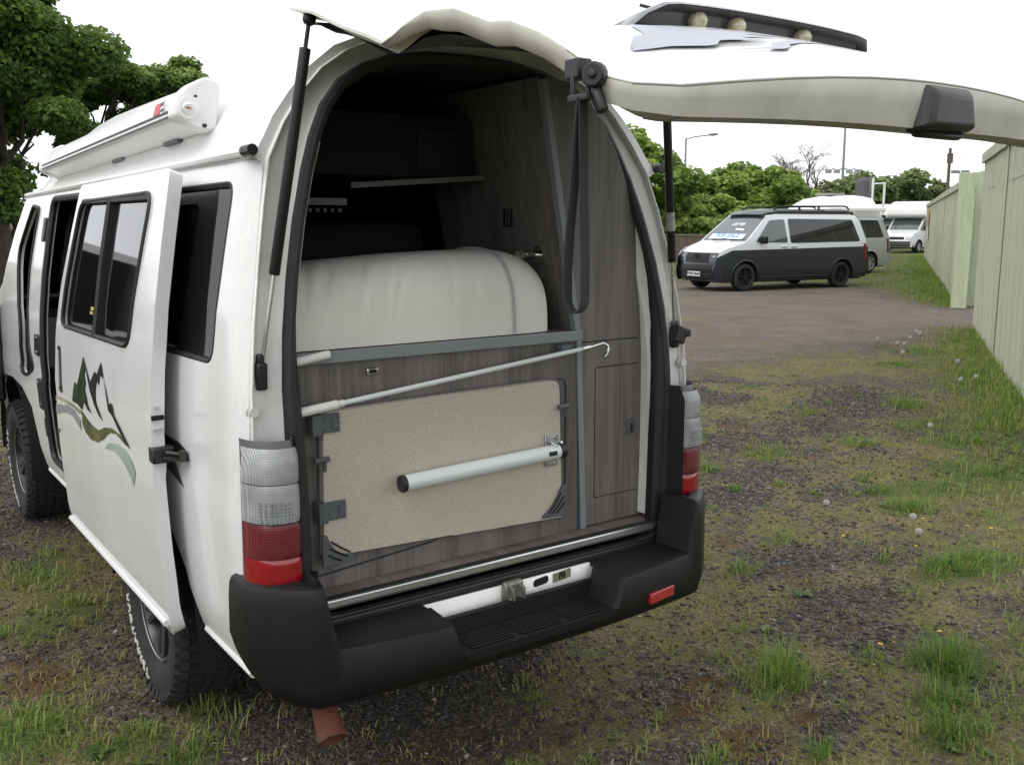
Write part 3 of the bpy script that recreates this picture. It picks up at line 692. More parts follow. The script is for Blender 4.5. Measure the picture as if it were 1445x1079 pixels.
for x in (-.215,-.10,.115):
    m = MB(); m.ball((x, gy0-.028, tg(x/.73,gy0)[2]+.016), .021, 14, 9, (1,1.1,.95)); m.cyl((x,gy0+.02,tg(x/.73,gy0)[2]+.016),(x,gy0-.01,tg(x/.73,gy0)[2]+.016),.016,12); m.obj('plate_lamp', BULB, tgo)
m = MB(); m.bb((-.06,gy0-.05,2.108),(.05,gy0-.01,2.128)); m.obj('release_handle', BLACK, tgo, bevel=.004)
m = MB(); zt_ = 2.145
m.tube([(.0,-.78,2.20),(-.06,-.82,2.195),(-.20,-.87,2.175),(-.28,-.89,2.168)], .006, 6); m.tube([(-.28,-.895,2.163),(.06,-.85,2.172)], .009, 6); m.tube([(.0,-.78,2.20),(-.12,-.70,2.235)], .004, 6); m.obj('rear_wiper', BLACK, tgo)
# grey mountain print on the outer skin
def on_skin(x, y): 
    k = I(-y, [-q for q in EY], EW); p = tg(x/k, y); return (p[0], p[1], p[2]+.0015)
PRN = pbr('print_pale_grey', (.34,.35,.40), .35)
for poly in ([(-.614,-1.214),(-.553,-1.153),(-.524,-1.150),(-.47,-1.05),(-.30,-1.105),(-.10,-1.11),(-.26,-1.135),(-.16,-1.14),(-.30,-1.165),(-.20,-1.175),(-.36,-1.19),(-.44,-1.205),(-.52,-1.20)], [(-.46,-1.235),(-.29,-1.215),(-.15,-1.15),(0,-1.12),(-.13,-1.165),(-.27,-1.225)]):
    V, F = panel(poly, [], .04, on_skin); mk('mountain_print', V, F, PRN, tgo)
tx = text_mesh('CARAVAN', .05, .0, bold=.001); mk('tailgate_lettering', [on_skin(-.50-v[1]*.9, -.86-v[0]*.9) for v in tx[0]], tx[1], PRN, tgo, smooth=False)
# latch cover, strap and clip
m = MB(); zl = 1.962
m.loft([[(-.082,-1.372,zl+.028),(.070,-1.372,zl+.028),(.078,-1.372,zl-.055),(-.094,-1.372,zl-.060)],[(-.075,-1.402,zl+.026),(.066,-1.402,zl+.026),(.076,-1.405,zl-.05),(-.090,-1.405,zl-.055)],[(-.060,-1.418,zl+.010),(.055,-1.418,zl+.010),(.066,-1.42,zl-.045),(-.078,-1.42,zl-.048)]], closed=True, cap=True)
m.bb((-.080,-1.40,zl-.066),(.062,-1.375,zl-.05)); m.obj('latch_cover', BLACK, tgo, bevel=.008)
sx, sy, sz = -.748, -1.245, 1.972
m = MB(); m.box((sx,sy,sz),(.028,.034,.030)); m.box((sx-.012,sy-.002,sz-.024),(.006,.008,.036)); m.box((sx-.006,sy-.030,sz-.024),(.006,.008,.036)); m.box((sx-.010,sy-.015,sz-.044),(.012,.044,.012)); m.cyl((sx+.008,sy-.036,sz-.012),(sx-.008,sy-.042,sz-.012),.019,14); m.cyl((sx-.004,sy-.041,sz-.012),(sx-.012,sy-.044,sz-.012),.007,10); m.tube([(sx+.004,sy-.034,sz-.028),(sx+.006,sy-.044,sz-.052),(sx+.008,sy-.05,sz-.066)],.010,8); m.obj('strap_clip', BLACK, tgo, bevel=.004)
WEB = pbr('black_webbing', (.022,.021,.022), .75, bump=.5, bscale=600)
def ribbon(mb, P, wv, th=.0012):
    P = [Vector(p) for p in P]; rr = []
    for i, p in enumerate(P):
        w_ = Vector(wv[i] if isinstance(wv, list) else wv); t = (P[min(i+1,len(P)-1)]-P[max(0,i-1)]).normalized(); n = t.cross(w_).normalized()*th
        rr.append([p-w_+n, p+w_+n, p+w_-n, p-w_-n])
    mb.loft(rr, True, cap=True)
m = MB()
rgt = Vector((.8124,-.5831,0)); 
cw = Vector((.0095,-.0068,0))
x0 = Vector((sx-.010, sy-.015, sz-.044)); D_ = Vector((0,0,-1))
Pn = [x0+rgt*.006, x0+rgt*.007+D_*.06, x0+rgt*.009+D_*.14, x0+rgt*.012+D_*.24]+[x0+D_*.300+rgt*(.0135*math.cos(q)-.001)+D_*(.022*math.sin(q)) for q in np.linspace(0.0, math.pi, 9)]+[x0-rgt*.015+D_*.26, x0-rgt*.012+D_*.20, x0-rgt*.006+D_*.13, x0-rgt*.001+D_*.05, x0+rgt*.003]
wd_ = (rgt*.55+Vector((math.sin(YAW), math.cos(YAW), 0))*.83)*.0125
ribbon(m, Pn, wd_); m.obj('pull_strap', WEB, tgo, angle=60)

# gas struts
for sgn in (-1, 1):
    a = Vector((sgn*.770,.045,1.35)); b = Vector((sgn*.628,-.022,2.255)); q = a+(b-a)*.285
    m = MB(); m.cyl(a, q+(b-a)*.03, .0052, 8); st_ = m.obj('gas_strut', ZINC, van)
    m = MB(); m.tube([q, q+(b-a)*.004, b-(b-a)*.08], [.012,.0145,.0145], 14); m.cyl(b-(b-a)*.08, b, .006, 8); m.obj('strut_cylinder', BLACK, st_)
    m = MB(); m.ball(b, .018); m.obj('ball_joint', BLACK, st_); m = MB(); m.box(a+Vector((0,.0,-.01)), (.03,.03,.075), Euler((R(5),0,R(0)))); m.box(a+Vector((0,.0,.035)),(.02,.02,.03)); m.obj('strut_mount', BLACK, st_, bevel=.006)
    if sgn > 0:
        m = MB(); m.box(a+Vector((.01,-.015,-.0)),(.05,.03,.06),Euler((0,R(20),0))); m.box(a+Vector((.04,-.02,.005)),(.03,.025,.03)); m.obj('strut_bracket', BLACK, st_, bevel=.006)
        m = MB(); c = a+(b-a)*.44
        m.tube([c-(b-a)*.035, c+(b-a)*.035], [.0150,.0150], 14); m.obj('strut_label', pbr('label_grey', (.35,.35,.32), .6, var=.3, vscale=60), st_)

# ------------------------------------------------------------------ awning on the roof side
n_before = set(bpy.data.objects)
AW = pbr('awning_case', (.80,.80,.79), .3, var=.03, vscale=5, coat=.2)
sec = [(-.640,2.150),(-.672,2.168),(-.70,2.166),(-.742,2.148),(-.778,2.122),(-.795,2.08),(-.797,2.040),(-.790,2.028),(-.700,1.992),(-.662,1.990),(-.652,2.02)]
ylist = [.69,.9,1.4,1.9,2.4,2.72]
m = MB(); m.loft([[(x, y, z) for x, z in rounded(sec, .012, 3)] for y in ylist], True, cap=True); aw = m.obj('awning', AW, van, angle=30); aw['label'] = 'rolled-up awning in its white case'
for z_, x_ in ((2.062,-.7985),(2.043,-.7985)):
    m = MB(); m.bb((x_-.0015, .70, z_-.0035),(x_+.004, 2.715, z_+.003)); m.obj('case_groove', pbr('groove_grey', (.05,.06,.065), .5), aw)
m = MB(); m.tube([(-.655, y, 2.156) for y in (.69,2.72)], .022, 10); m.obj('case_bead', AW, aw)
capsec = [(-.628,2.150),(-.640,2.182),(-.685,2.190),(-.745,2.158),(-.795,2.105),(-.803,2.04),(-.79,2.022),(-.702,1.984),(-.660,1.984),(-.650,2.01)]
for y0, y1 in ((.62,.69),(2.72,2.78)):
    m = MB(); cs = rounded(capsec, .013, 3); cx0, cz0 = -.715, 2.08
    m.loft([[(cx0+(x-cx0)*k, y, cz0+(z-cz0)*k) for x, z in cs] for y, k in ((y0,.90),(y0+.012,1.0),(y1,1.0))], True, cap=True); m.obj('end_cap', AW, aw, angle=40)
m = MB(); m.prism(rounded([(-.79,2.03),(-.79,2.09),(-.76,2.115),(-.722,2.10),(-.715,2.06),(-.745,2.02)], .02), lambda u, v, t: (u, t, v), .605, .625); m.cyl((-.760,.615,2.07),(-.764,.588,2.058),.020,14); m.obj('crank_gear', AW, aw, bevel=.004)
m = MB(); m.box((-.764,.5865,2.062),(.018,.003,.007)); m.obj('gear_mark', pbr('mark_red', (.5,.05,.06), .5), aw)
m = MB(); m.cyl((-.70,.624,2.005),(-.70,.614,2.005),.008,10); m.cyl((-.728,.624,2.112),(-.728,.612,2.112),.005,8); m.obj('cap_screw', BLACK, aw)
m = MB()
for y in (.9,1.6,2.5): m.bb((-.70,y,1.978),(-.655,y+.16,1.995))
m.obj('awning_bracket', GREYP, aw, bevel=.003)
m = MB(); m.prism([(.80,2.068),(.86,2.068),(.855,2.112),(.795,2.112)], lambda u, v, t: (-.795-t+(v-2.08)*.38*(v>2.08), u, v), .002, .004); m.obj('awning_logo', pbr('logo_red', (.62,.10,.13), .5), aw)
Mt = Matrix.Translation((-.797,.755,2.098)) @ Matrix.Rotation(R(-90), 4, 'Z') @ Matrix.Rotation(R(68), 4, 'X')
text_obj('awning_lettering', 'F45', .028, Mt, GREYP, aw); text_obj('awning_lettering', 'plus', .026, Matrix.Translation((0,0,-.02)) @ Matrix.Translation((-.002,0,0)) @ Mt, GREYP, aw)
for o in set(bpy.data.objects)-n_before:            # the case follows the roof line, falling towards the cab
    if o.type == 'MESH':
        for v in o.data.vertices: v.co.z = 2.055+(v.co.z-2.055)*.80+.020-.034*(v.co.y-.69); v.co.x = -.668+(v.co.x+.668)*.86
# ------------------------------------------------------------------ interior
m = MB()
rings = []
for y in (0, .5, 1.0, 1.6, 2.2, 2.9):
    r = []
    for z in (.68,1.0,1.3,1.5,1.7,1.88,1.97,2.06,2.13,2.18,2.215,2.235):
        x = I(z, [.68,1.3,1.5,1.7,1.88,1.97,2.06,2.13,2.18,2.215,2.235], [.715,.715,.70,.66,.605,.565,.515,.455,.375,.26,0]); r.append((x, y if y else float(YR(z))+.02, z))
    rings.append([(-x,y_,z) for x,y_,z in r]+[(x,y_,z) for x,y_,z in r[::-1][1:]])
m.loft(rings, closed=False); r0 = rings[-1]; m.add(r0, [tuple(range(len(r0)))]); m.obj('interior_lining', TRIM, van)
m = MB(); m.bb((-.71,.012,.655),(.71,2.9,.684)); m.obj('load_floor', WOODX, van)
m = MB(); m.bb((-.655,-.008,.664),(.70,.014,.690)); m.obj('sill_trim', ALU, van, bevel=.005)
m = MB(); m.bb((-.66,-.0035,.6905),(.70,.018,.6935)); m.obj('trim_lip', RUBBER, van)
# rear cabinet below the worktop
YC = .10
def face(nm, poly, holes, mt, parent, y=YC, d=.12, solid=.016):
    V, F = panel(poly, holes, d, lambda x, z: (x, y, z)); return mk(nm, V, F, mt, parent, smooth=False, solid=solid)
cab = face('rear_cabinet', [(-.71,.685),(.375,.685),(.365,1.352),(-.71,1.352)], [], WOOD, van)
m = MB(); m.bb((-.70,.083,1.354),(.372,.75,1.384)); m.obj('bed_platform', WOODX, cab)
m = MB(); m.bb((-.70,.076,1.352),(.372,.0825,1.387)); m.obj('platform_edging', EDGE, cab, bevel=.003)
for pts in ([(-.66,.722),(-.215,.757),(-.185,.767),(-.175,.785),(-.175,1.2)], [(-.115,1.2),(-.115,.795),(-.105,.780),(-.085,.772),(.30,.742)], [(.318,.75),(.318,1.20),(.310,1.222),(.285,1.228)]):
    m = MB(); m.tube([(x, YC-.001, z) for x, z in pts], .0032, 6); m.obj('drawer_edging', EDGE2, cab)
m = MB(); m.bb((-.432,.088,1.306),(-.395,.10,1.326)); m.obj('cabinet_catch', CHROME, cab, bevel=.003)
m = MB(); m.bb((-.424,.0865,1.311),(-.403,.089,1.321)); m.obj('catch_slot', DARK, cab)
# wardrobe on the right
def xpost(z): return float(I(z, [.685,1.36,2.20], [.398,.370,.216]))
wall_x = [(.70,.69),(.70,1.30),(.685,1.45),(.655,1.62),(.615,1.76),(.575,1.88),(.53,1.98),(.47,2.07),(.40,2.14),(.32,2.19),(.225,2.215)]
dz0, dz1 = .785, 1.252
dh = rounded([(.447,dz0),(.668,dz0),(.668,dz1),(.447,dz1)], .012)
ward = face('wardrobe', [(xpost(.69)+.012,.69),(.70,.69),(.70,1.30),(.697,1.340),(xpost(1.34)+.012,1.340)], [dh], WOOD, van)
face('upper_panel', [(xpost(1.344)+.012,1.3445),(.697,1.3445),(.685,1.45),(.655,1.62),(.615,1.76),(.575,1.88),(.53,1.98),(.47,2.07),(.40,2.14),(.32,2.19),(.235,2.20)], [], WOOD, ward)
face('wardrobe_door', rounded([(.4505,dz0+.0035),(.6645,dz0+.0035),(.6645,dz1-.0035),(.4505,dz1-.0035)], .010), [], WOOD, ward, y=YC-.001)
m = MB(); m.bb((.42,YC+.017,.76),(.69,YC+.02,1.36)); m.obj('carcass_backing', EDGE2, ward)  # blue-grey board that shows as a dark groove round the door
m = MB()
m.loft([[(xpost(z)-.011,YC-.006,z),(xpost(z)+.012,YC-.006,z),(xpost(z)+.012,YC+.02,z),(xpost(z)-.011,YC+.02,z)] for z in (.685,1.0,1.30,1.36,1.42,1.7,1.95,2.19)], True, cap=True); m.obj('corner_post', EDGE, ward, angle=40)
m = MB(); m.loft([[(xpost(z)-.008, y, z) for y in (YC+.015,.45,.85)] for z in (.69,1.36,1.8,2.2)], closed=False); m.obj('wardrobe_side', WOOD, ward)
m = MB(); m.bb((.598,.0935,.995),(.632,.0985,1.052)); m.obj('door_latch', GREYP, ward, bevel=.003)
m = MB(); m.bb((.612,.0915,1.005),(.621,.095,1.035)); m.obj('latch_slot', DARK, ward)
m = MB(); xw = xpost(1.63)-.008
m.cyl((xw,.24,1.635),(xw-.012,.24,1.635),.030,18); m.cyl((xw-.01,.24,1.635),(xw-.10,.235,1.640),.012,14)
for k in range(4): m.cyl((xw-.06-.011*k,.238,1.638),(xw-.065-.011*k,.238,1.638),.0145,14)
m.obj('chrome_bracket', CHROME, ward, angle=40)
m = MB(); m.bb((xpost(1.76)-.014,.36,1.73),(xpost(1.76)-.006,.42,1.80)); m.obj('socket_plate', BLACK, ward, bevel=.003)
m = MB()
for yy in (.375,.392): m.bb((xpost(1.76)-.017,yy,1.735),(xpost(1.76)-.013,yy+.006,1.795))
m.obj('socket_slot', GREYP, ward)
# overhead lockers far inside
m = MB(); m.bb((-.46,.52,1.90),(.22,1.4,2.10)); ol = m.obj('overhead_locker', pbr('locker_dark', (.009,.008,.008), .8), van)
m = MB(); m.box((.02,.51,1.884),(.56,.008,.018),Euler((0,R(-4),0))); m.bb((-.62,.50,1.80),(-.28,.53,1.822)); m.obj('locker_rail', pbr('rail_grey', (.17,.17,.165), .5), ol)
m = MB()
for k in range(6): m.bb((-.44+.026*k,.50,1.778),(-.43+.026*k,.512,1.79))
m.obj('hook_row', GREYP, ol)
m = MB(); m.bb((0.,.512,1.93),(.16,.52,2.06)); m.obj('locker_door', BLACK, ol, bevel=.003)
m = MB(); m.box((-.15,.85,1.62),(.62,.25,.25)); m.box((-.42,1.1,1.70),(.3,.2,.3)); m.obj('seat_back', pbr('seat_cloth', (.015,.015,.016), .9), van, bevel=.06)
# stowed folding table
TBL = bpy.data.materials.new('speckled_laminate'); TBL.use_nodes = True
n = TBL.node_tree; b = n.nodes['Principled BSDF']; b.inputs['Roughness'].default_value = .5
tc = n.nodes.new('ShaderNodeTexCoord'); vo = n.nodes.new('ShaderNodeTexNoise'); vo.inputs['Scale'].default_value = 330; vo.inputs['Detail'].default_value = 2
cr = n.nodes.new('ShaderNodeValToRGB'); e = cr.color_ramp.elements
e[0].position = .30; e[0].color = (.24,.21,.165,1); e[1].position = .40; e[1].color = (.43,.395,.32,1)
e2 = e.new(.60); e2.color = (.48,.44,.365,1); e3 = e.new(.70); e3.color = (.60,.56,.49,1)
n.links.new(tc.outputs['Object'], vo.inputs['Vector']); n.links.new(vo.outputs[0], cr.inputs[0]); n.links.new(cr.outputs[0], b.inputs['Base Color'])
tbl = thing('folding_table', 'beige speckled folding table top clipped upright to the rear cabinet of the white camper', 'table', (-.16,.08,.76))
m = MB(); m.prism(rounded([(-.598,.795),(.275,.758),(.258,1.232),(-.588,1.217)], [.004,.004,.035,.02]), lambda u, v, t: (u, t, v), .060, .088); m.obj('tabletop', TBL, tbl, bevel=.002)
m = MB(); m.prism(rounded([(-.600,.79),(.279,.753),(.262,1.236),(-.591,1.221)], [.004,.004,.035,.02]), lambda u, v, t: (u, t, v), .0885, .0935); m.obj('table_edging', GREYP, tbl)
for hz, hx_ in ((1.186,-.572),(.930,-.560)):
    m = MB(); m.bb((hx_-.055,.045,hz-.032),(hx_-.028,.085,hz+.028)); m.bb((hx_-.030,.050,hz-.026),(hx_+.030,.0595,hz+.028)); m.bb((hx_+.006,.047,hz-.016),(hx_+.026,.051,hz+.016))
    for a, c in ((-.016,.018),(.022,.02),(-.016,-.018),(.022,-.018)): m.cyl((hx_+a,.0495,hz+c),(hx_+a,.047,hz+c),.0035,8)
    m.obj('table_hinge', GREYP, tbl, bevel=.002)
def corner(pts, slots):
    m = MB(); m.prism(pts, lambda u, v, t: (u, t, v), .048, .0595); c = m.obj('corner_bracket', GREYP, tbl, bevel=.002)
    m = MB()
    for a, b_ in slots: m.tube([(a[0],.0475,a[1]),((a[0]+b_[0])/2+.002,.0475,(a[1]+b_[1])/2-.003),(b_[0],.0475,b_[1])], .0028, 6)
    m.obj('bracket_slot', DARK, c)
    m = MB()
    for p in slots[0][2:] if len(slots[0]) > 2 else []: pass
def arc(a, b, c, n=6): return [((1-t)**2*a[0]+2*t*(1-t)*c[0]+t*t*b[0], (1-t)**2*a[1]+2*t*(1-t)*c[1]+t*t*b[1]) for t in np.linspace(0,1,n)]
corner([(-.607,.768),(-.507,.772),(-.507,.787)]+arc((-.512,.792),(-.592,.862),(-.575,.795))+[(-.607,.862)], [((-.585,.822),(-.530,.789)),((-.590,.803),(-.550,.780)),((-.582,.842),(-.522,.80))])
corner([(.286,.766),(.286,.872),(.272,.872)]+arc((.266,.866),(.196,.782),(.238,.806))+[(.188,.776),(.188,.770)], [((.272,.835),(.222,.782)),((.262,.85),(.208,.785)),((.276,.815),(.24,.782))])
for x, z in ((.268,1.142),(-.603,1.085)):
    m = MB(); m.tube([(x-.022,.045,z),(x+.022,.045,z+.002)], .0085, 10); m.tube([(x+.012,.05,z),(x+.012,.055,z-.035)], .006, 8); m.obj('turn_button', GREYP, tbl)
# leg tube and its bracket
a, b_ = Vector((-.352,.028,.982)), Vector((.232,.028,1.000))
m = MB(); m.cyl(a, b_, .0245, 24); tb = m.obj('table_leg', WPOLE, tbl)
dr = (b_-a).normalized(); m = MB(); m.cyl(a-dr*.010, a+dr*.004, .0265, 24); m.obj('leg_cap', BLACK, tb, bevel=.003); m = MB(); m.cyl(b_-dr*.004, b_+dr*.022, .0262, 24); m.obj('leg_cap', BLACK, tb, bevel=.003)
m = MB(); m.bb((.175,.0025,.994),(.208,.006,1.008)); m.obj('leg_slot', RUBBER, tb)
m = MB(); m.bb((.196,.052,.945),(.248,.059,1.052)); 
m.tube([(.205,.05,1.03),(.205,.03,1.032),(.215,.012,1.02)], .006, 8); m.tube([(.236,.05,1.02),(.24,.02,1.03)], .006, 8)
for z in (.955,1.042): m.bb((.205,.049,z-.004),(.238,.052,z+.004))
m.obj('leg_bracket', ZINC, tbl, bevel=.003)
# awning crank rod
rod = thing('crank_rod', 'long thin white awning crank rod with hook lying across the rear cabinet front', 'rod', (-.2,.03,1.28))
a, b_ = Vector((-.668,.040,1.229)), Vector((.372,.040,1.333)); dr = (b_-a).normalized()
m = MB(); m.cyl(a, b_, .0078, 12); rodm = m.obj('rod_shaft', WPOLE, rod)
m = MB(); m.cyl(a, a+dr*.115, .0135, 14); m.cyl(a+dr*.118, a+dr*.135, .010, 12); m.obj('rod_grip', pbr('white_grip', (.68,.68,.65), .45), rod)
m = MB(); m.cyl(b_-dr*.035, b_, .0095, 12); m.tube([b_, b_+dr*.03+Vector((0,0,.002)), b_+dr*.058+Vector((0,0,.004)), b_+dr*.074+Vector((0,-.004,-.006)), b_+dr*.077+Vector((0,-.006,-.022)), b_+dr*.066+Vector((0,-.006,-.036)), b_+dr*.058+Vector((0,-.006,-.041))], .0055, 8); m.obj('rod_hook', ZINC, rod)
m = MB(); m.bb((.262,.05,1.320),(.305,.085,1.345)); m.obj('rod_clip', GREYP, rod, bevel=.004)
rod2 = thing('white_pole', 'short end of a white pole resting on the left of the bed platform edge', 'pole', (-.62,.06,1.36))
m = MB(); m.cyl((-.70,.058,1.362),(-.565,.058,1.381),.0125,14); m.obj('pole_end', pbr('white_grip', (.68,.68,.65), .45), rod2)
m = MB(); m.cyl((-.9+.2,.058,1.362),(-.69,.058,1.364),.010,12); m.obj('pole_shaft', WPOLE, rod2)
# padded bed roll
BED = bpy.data.materials.new('cream_upholstery'); BED.use_nodes = True
n = BED.node_tree; b = n.nodes['Principled BSDF']; b.inputs['Roughness'].default_value = .75; b.inputs['Base Color'].default_value = (.66,.635,.55,1)
tc = n.nodes.new('ShaderNodeTexCoord'); 
nz = n.nodes.new('ShaderNodeTexNoise'); nz.inputs['Scale'].default_value = 3.5; nz.inputs['Detail'].default_value = 4
cr = n.nodes.new('ShaderNodeValToRGB'); cr.color_ramp.elements[0].position = .3; cr.color_ramp.elements[1].position = .7; cr.color_ramp.elements[0].color = (.70,.685,.63,1); cr.color_ramp.elements[1].color = (.78,.765,.715,1)
wv = n.nodes.new('ShaderNodeTexNoise'); wv.inputs['Scale'].default_value = 420; bp = n.nodes.new('ShaderNodeBump'); bp.inputs['Strength'].default_value = .25; bp.inputs['Distance'].default_value = .002
n.links.new(tc.outputs['Object'], nz.inputs['Vector']); n.links.new(nz.outputs[0], cr.inputs[0]); n.links.new(cr.outputs[0], b.inputs['Base Color'])
n.links.new(tc.outputs['Object'], wv.inputs['Vector']); n.links.new(wv.outputs[0], bp.inputs['Height']); n.links.new(bp.outputs[0], b.inputs['Normal'])
bed = thing('seat_cushion', 'cream padded seat cushion with piped end lying on the bed platform in the camper', 'cushion', (-.2,.3,1.387))
random.seed(3)
def cushion_sec(x):
    d = max(0, (x-.10)/.178); k = math.sqrt(max(0, 1-d**2.6)) if d < 1 else 0
    top = 1.645 + .012*math.sin(x*3.1+.8) - .03*max(0, -x-.2); top = 1.387+(top-1.387)*(.72+.28*k) 
    y0 = .115+.03*(1-k); y1 = .60
    return y0, y1, top, k
creases = [(-.52,.10,.012),(-.44,.13,.010),(-.33,.12,.011),(-.27,.09,.008),(-.18,.16,.008),(-.06,.06,.006),(.05,.10,.006)]
xs = list(np.linspace(-.72,.08,70))+list(np.linspace(.09,.262,22)); nr = 40; rings = []
for x in xs:
    y0, y1, top, k = cushion_sec(x); r = []
    for i in range(nr):
        t = i/(nr-1)*math.pi            # half superellipse from front-bottom over the top to back-bottom
        c, s = math.cos(t), math.sin(t); yy = (y0+y1)/2-(y1-y0)/2*math.copysign(abs(c)**.75, c); zz = 1.387+(top-1.387)*abs(s)**.62
        if x > .25: f = (x-.25)/.012; 
        dd = 0
        for cx0, sl, dp in creases:
            xc = cx0 - sl*(1-t/1.6) if t < 1.6 else cx0
            dd += 1.1*dp*math.exp(-((x-xc)/.008)**2)*math.sin(min(1, t/1.4)*math.pi)*(1 if t < 1.5 else .2)
            dd -= dp*.5*math.exp(-((x-xc-.022)/.02)**2)*math.sin(min(1, t/1.4)*math.pi)
        yy += dd*max(0, c); zz -= dd*.6*s
        r.append((x, yy, zz))
    rings.append(r)
m = MB(); m.loft(rings, closed=False); lastr = rings[-1]; m.add(lastr+[(.268,.36,1.50)], [(i, i+1, nr) for i in range(nr-1)]); m.obj('cushion_body', BED, bed, angle=75)
m = MB(); pr = [(p[0], p[1]-.003*math.cos(i/(nr-1)*math.pi), p[2]+.003) for i, p in enumerate(rings[73])]; m.tube(pr[:30], .0045, 6); m.obj('cushion_piping', pbr('piping_blue_grey', (.36,.40,.42), .6), bed)
# ------------------------------------------------------------------ ground
rng = np.random.default_rng(11)
def _h(ix, iy, s):
    v = (ix.astype(np.int64)*374761393 + iy.astype(np.int64)*668265263 + s*1274126177) & 0xffffffff
    v = ((v ^ (v >> 13))*1274126177) & 0xffffffff
    return ((v ^ (v >> 16)) & 0xffff)/65535.
def vnoise(x, y, s=0):
    x = np.asarray(x, float); y = np.asarray(y, float)
    ix, iy = np.floor(x), np.floor(y); fx, fy = x-ix, y-iy; fx = fx*fx*(3-2*fx); fy = fy*fy*(3-2*fy)
    a, b_, c, d = _h(ix, iy, s), _h(ix+1, iy, s), _h(ix, iy+1, s), _h(ix+1, iy+1, s)
    return (a*(1-fx)+b_*fx)*(1-fy)+(c*(1-fx)+d*fx)*fy
def fbm(x, y, s=0, o=4): 
    t = 0; a = .5; n = 0
    for k in range(o): t = t+a*vnoise(x*2**k+k*17.3, y*2**k-k*9.1, s+k); n += a; a *= .55
    return t/n
def sstep(a, b, x): t = np.clip((x-a)/(b-a), 0, 1); return t*t*(3-2*t)
FD = np.array([.8406,.5417]); FN = np.array([-.5417,.8406]); F0 = np.array([14.08,6.27])
def blobs(x, y, L):
    t = np.zeros_like(x)
    for bx, by, rx, ry, wt in L: t = np.maximum(t, wt*np.exp(-(((x-bx)/rx)**2+((y-by)/ry)**2)))
    return t
DARKB = [(6.3,3.0,.8,.45,1),(4.2,2.7,.5,.35,1),(3.5,1.95,.5,.3,1),(5.2,2.75,.6,.35,1),(3.0,1.7,.4,.3,1),(3.6,1.35,.4,.2,.8),(6.6,3.1,.7,.4,1),(7.5,4.2,.6,.4,.7),(2.05,.15,.42,.22,1),(2.35,.65,.4,.22,1),(1.82,-.12,.25,.16,.9),(1.09,-.5,.2,.12,.8),(1.25,-.3,.18,.1,.8),(.8,0.,.3,.15,.8),(1.83,-.68,.25,.15,.9),(-.55,1.6,.3,.6,.9),(-.1,.15,.5,.2,.7),(-.75,1.9,.25,.25,.7),(-.85,1.15,.2,.25,.6)]
GREENB = [(1.2,-.17,.16,.12,1),(1.85,-.45,.17,.13,1),(1.55,-.62,.15,.12,.9),(1.32,-.77,.16,.1,1),(2.85,.12,.25,.14,1),(3.1,.05,.2,.12,.9),(2,.72,.12,.08,.8),(2.5,.9,.14,.08,.8),(3.37,2.26,.14,.12,1),(4.14,2.37,.3,.2,.8),(4.2,1.95,.12,.1,.6),(6.8,2.9,.3,.18,1),(9.06,4.55,.4,.25,.9),(10.5,5.1,.5,.25,.8),(6.4,3.85,.2,.13,.7),(5.7,3.2,.2,.13,.8),(4.95,2.15,.2,.13,.9),(6,2.3,.3,.15,.8),(3.87,1.18,.14,.1,.9),(3.65,.86,.18,.12,1),(5.6,1.75,.3,.2,.7),(4.2,1.05,.3,.2,.8),(4.9,1.1,.4,.3,.8),(-.8,2.2,.25,.3,.8),(-.9,2.72,.25,.3,.8),(-1,.8,.25,.12,.6),(-.84,.64,.2,.12,.8),(-.7,3.1,.2,.25,.8),(-1.3,1.1,.25,.3,.8),(-1.04,2.05,.2,.25,.7),(.55,-.42,.1,.07,.7),(.6,.35,.4,.12,.5)]
RUSTB = [(.92,-.03,.16,.09,1),(.71,-.41,.22,.14,1),(1.03,-.41,.12,.08,.9),(.75,-.13,.2,.1,.9),(1.82,-.05,.1,.06,.7),(-1.14,1.5,.2,.2,.9),(-.82,1.04,.15,.15,.6),(-1.15,1.72,.15,.15,.8),(-.2,.2,.25,.12,.7),(.2,0.,.25,.1,.7),(4.3,2.1,.25,.08,.6),(5.2,2.6,.25,.08,.6)]
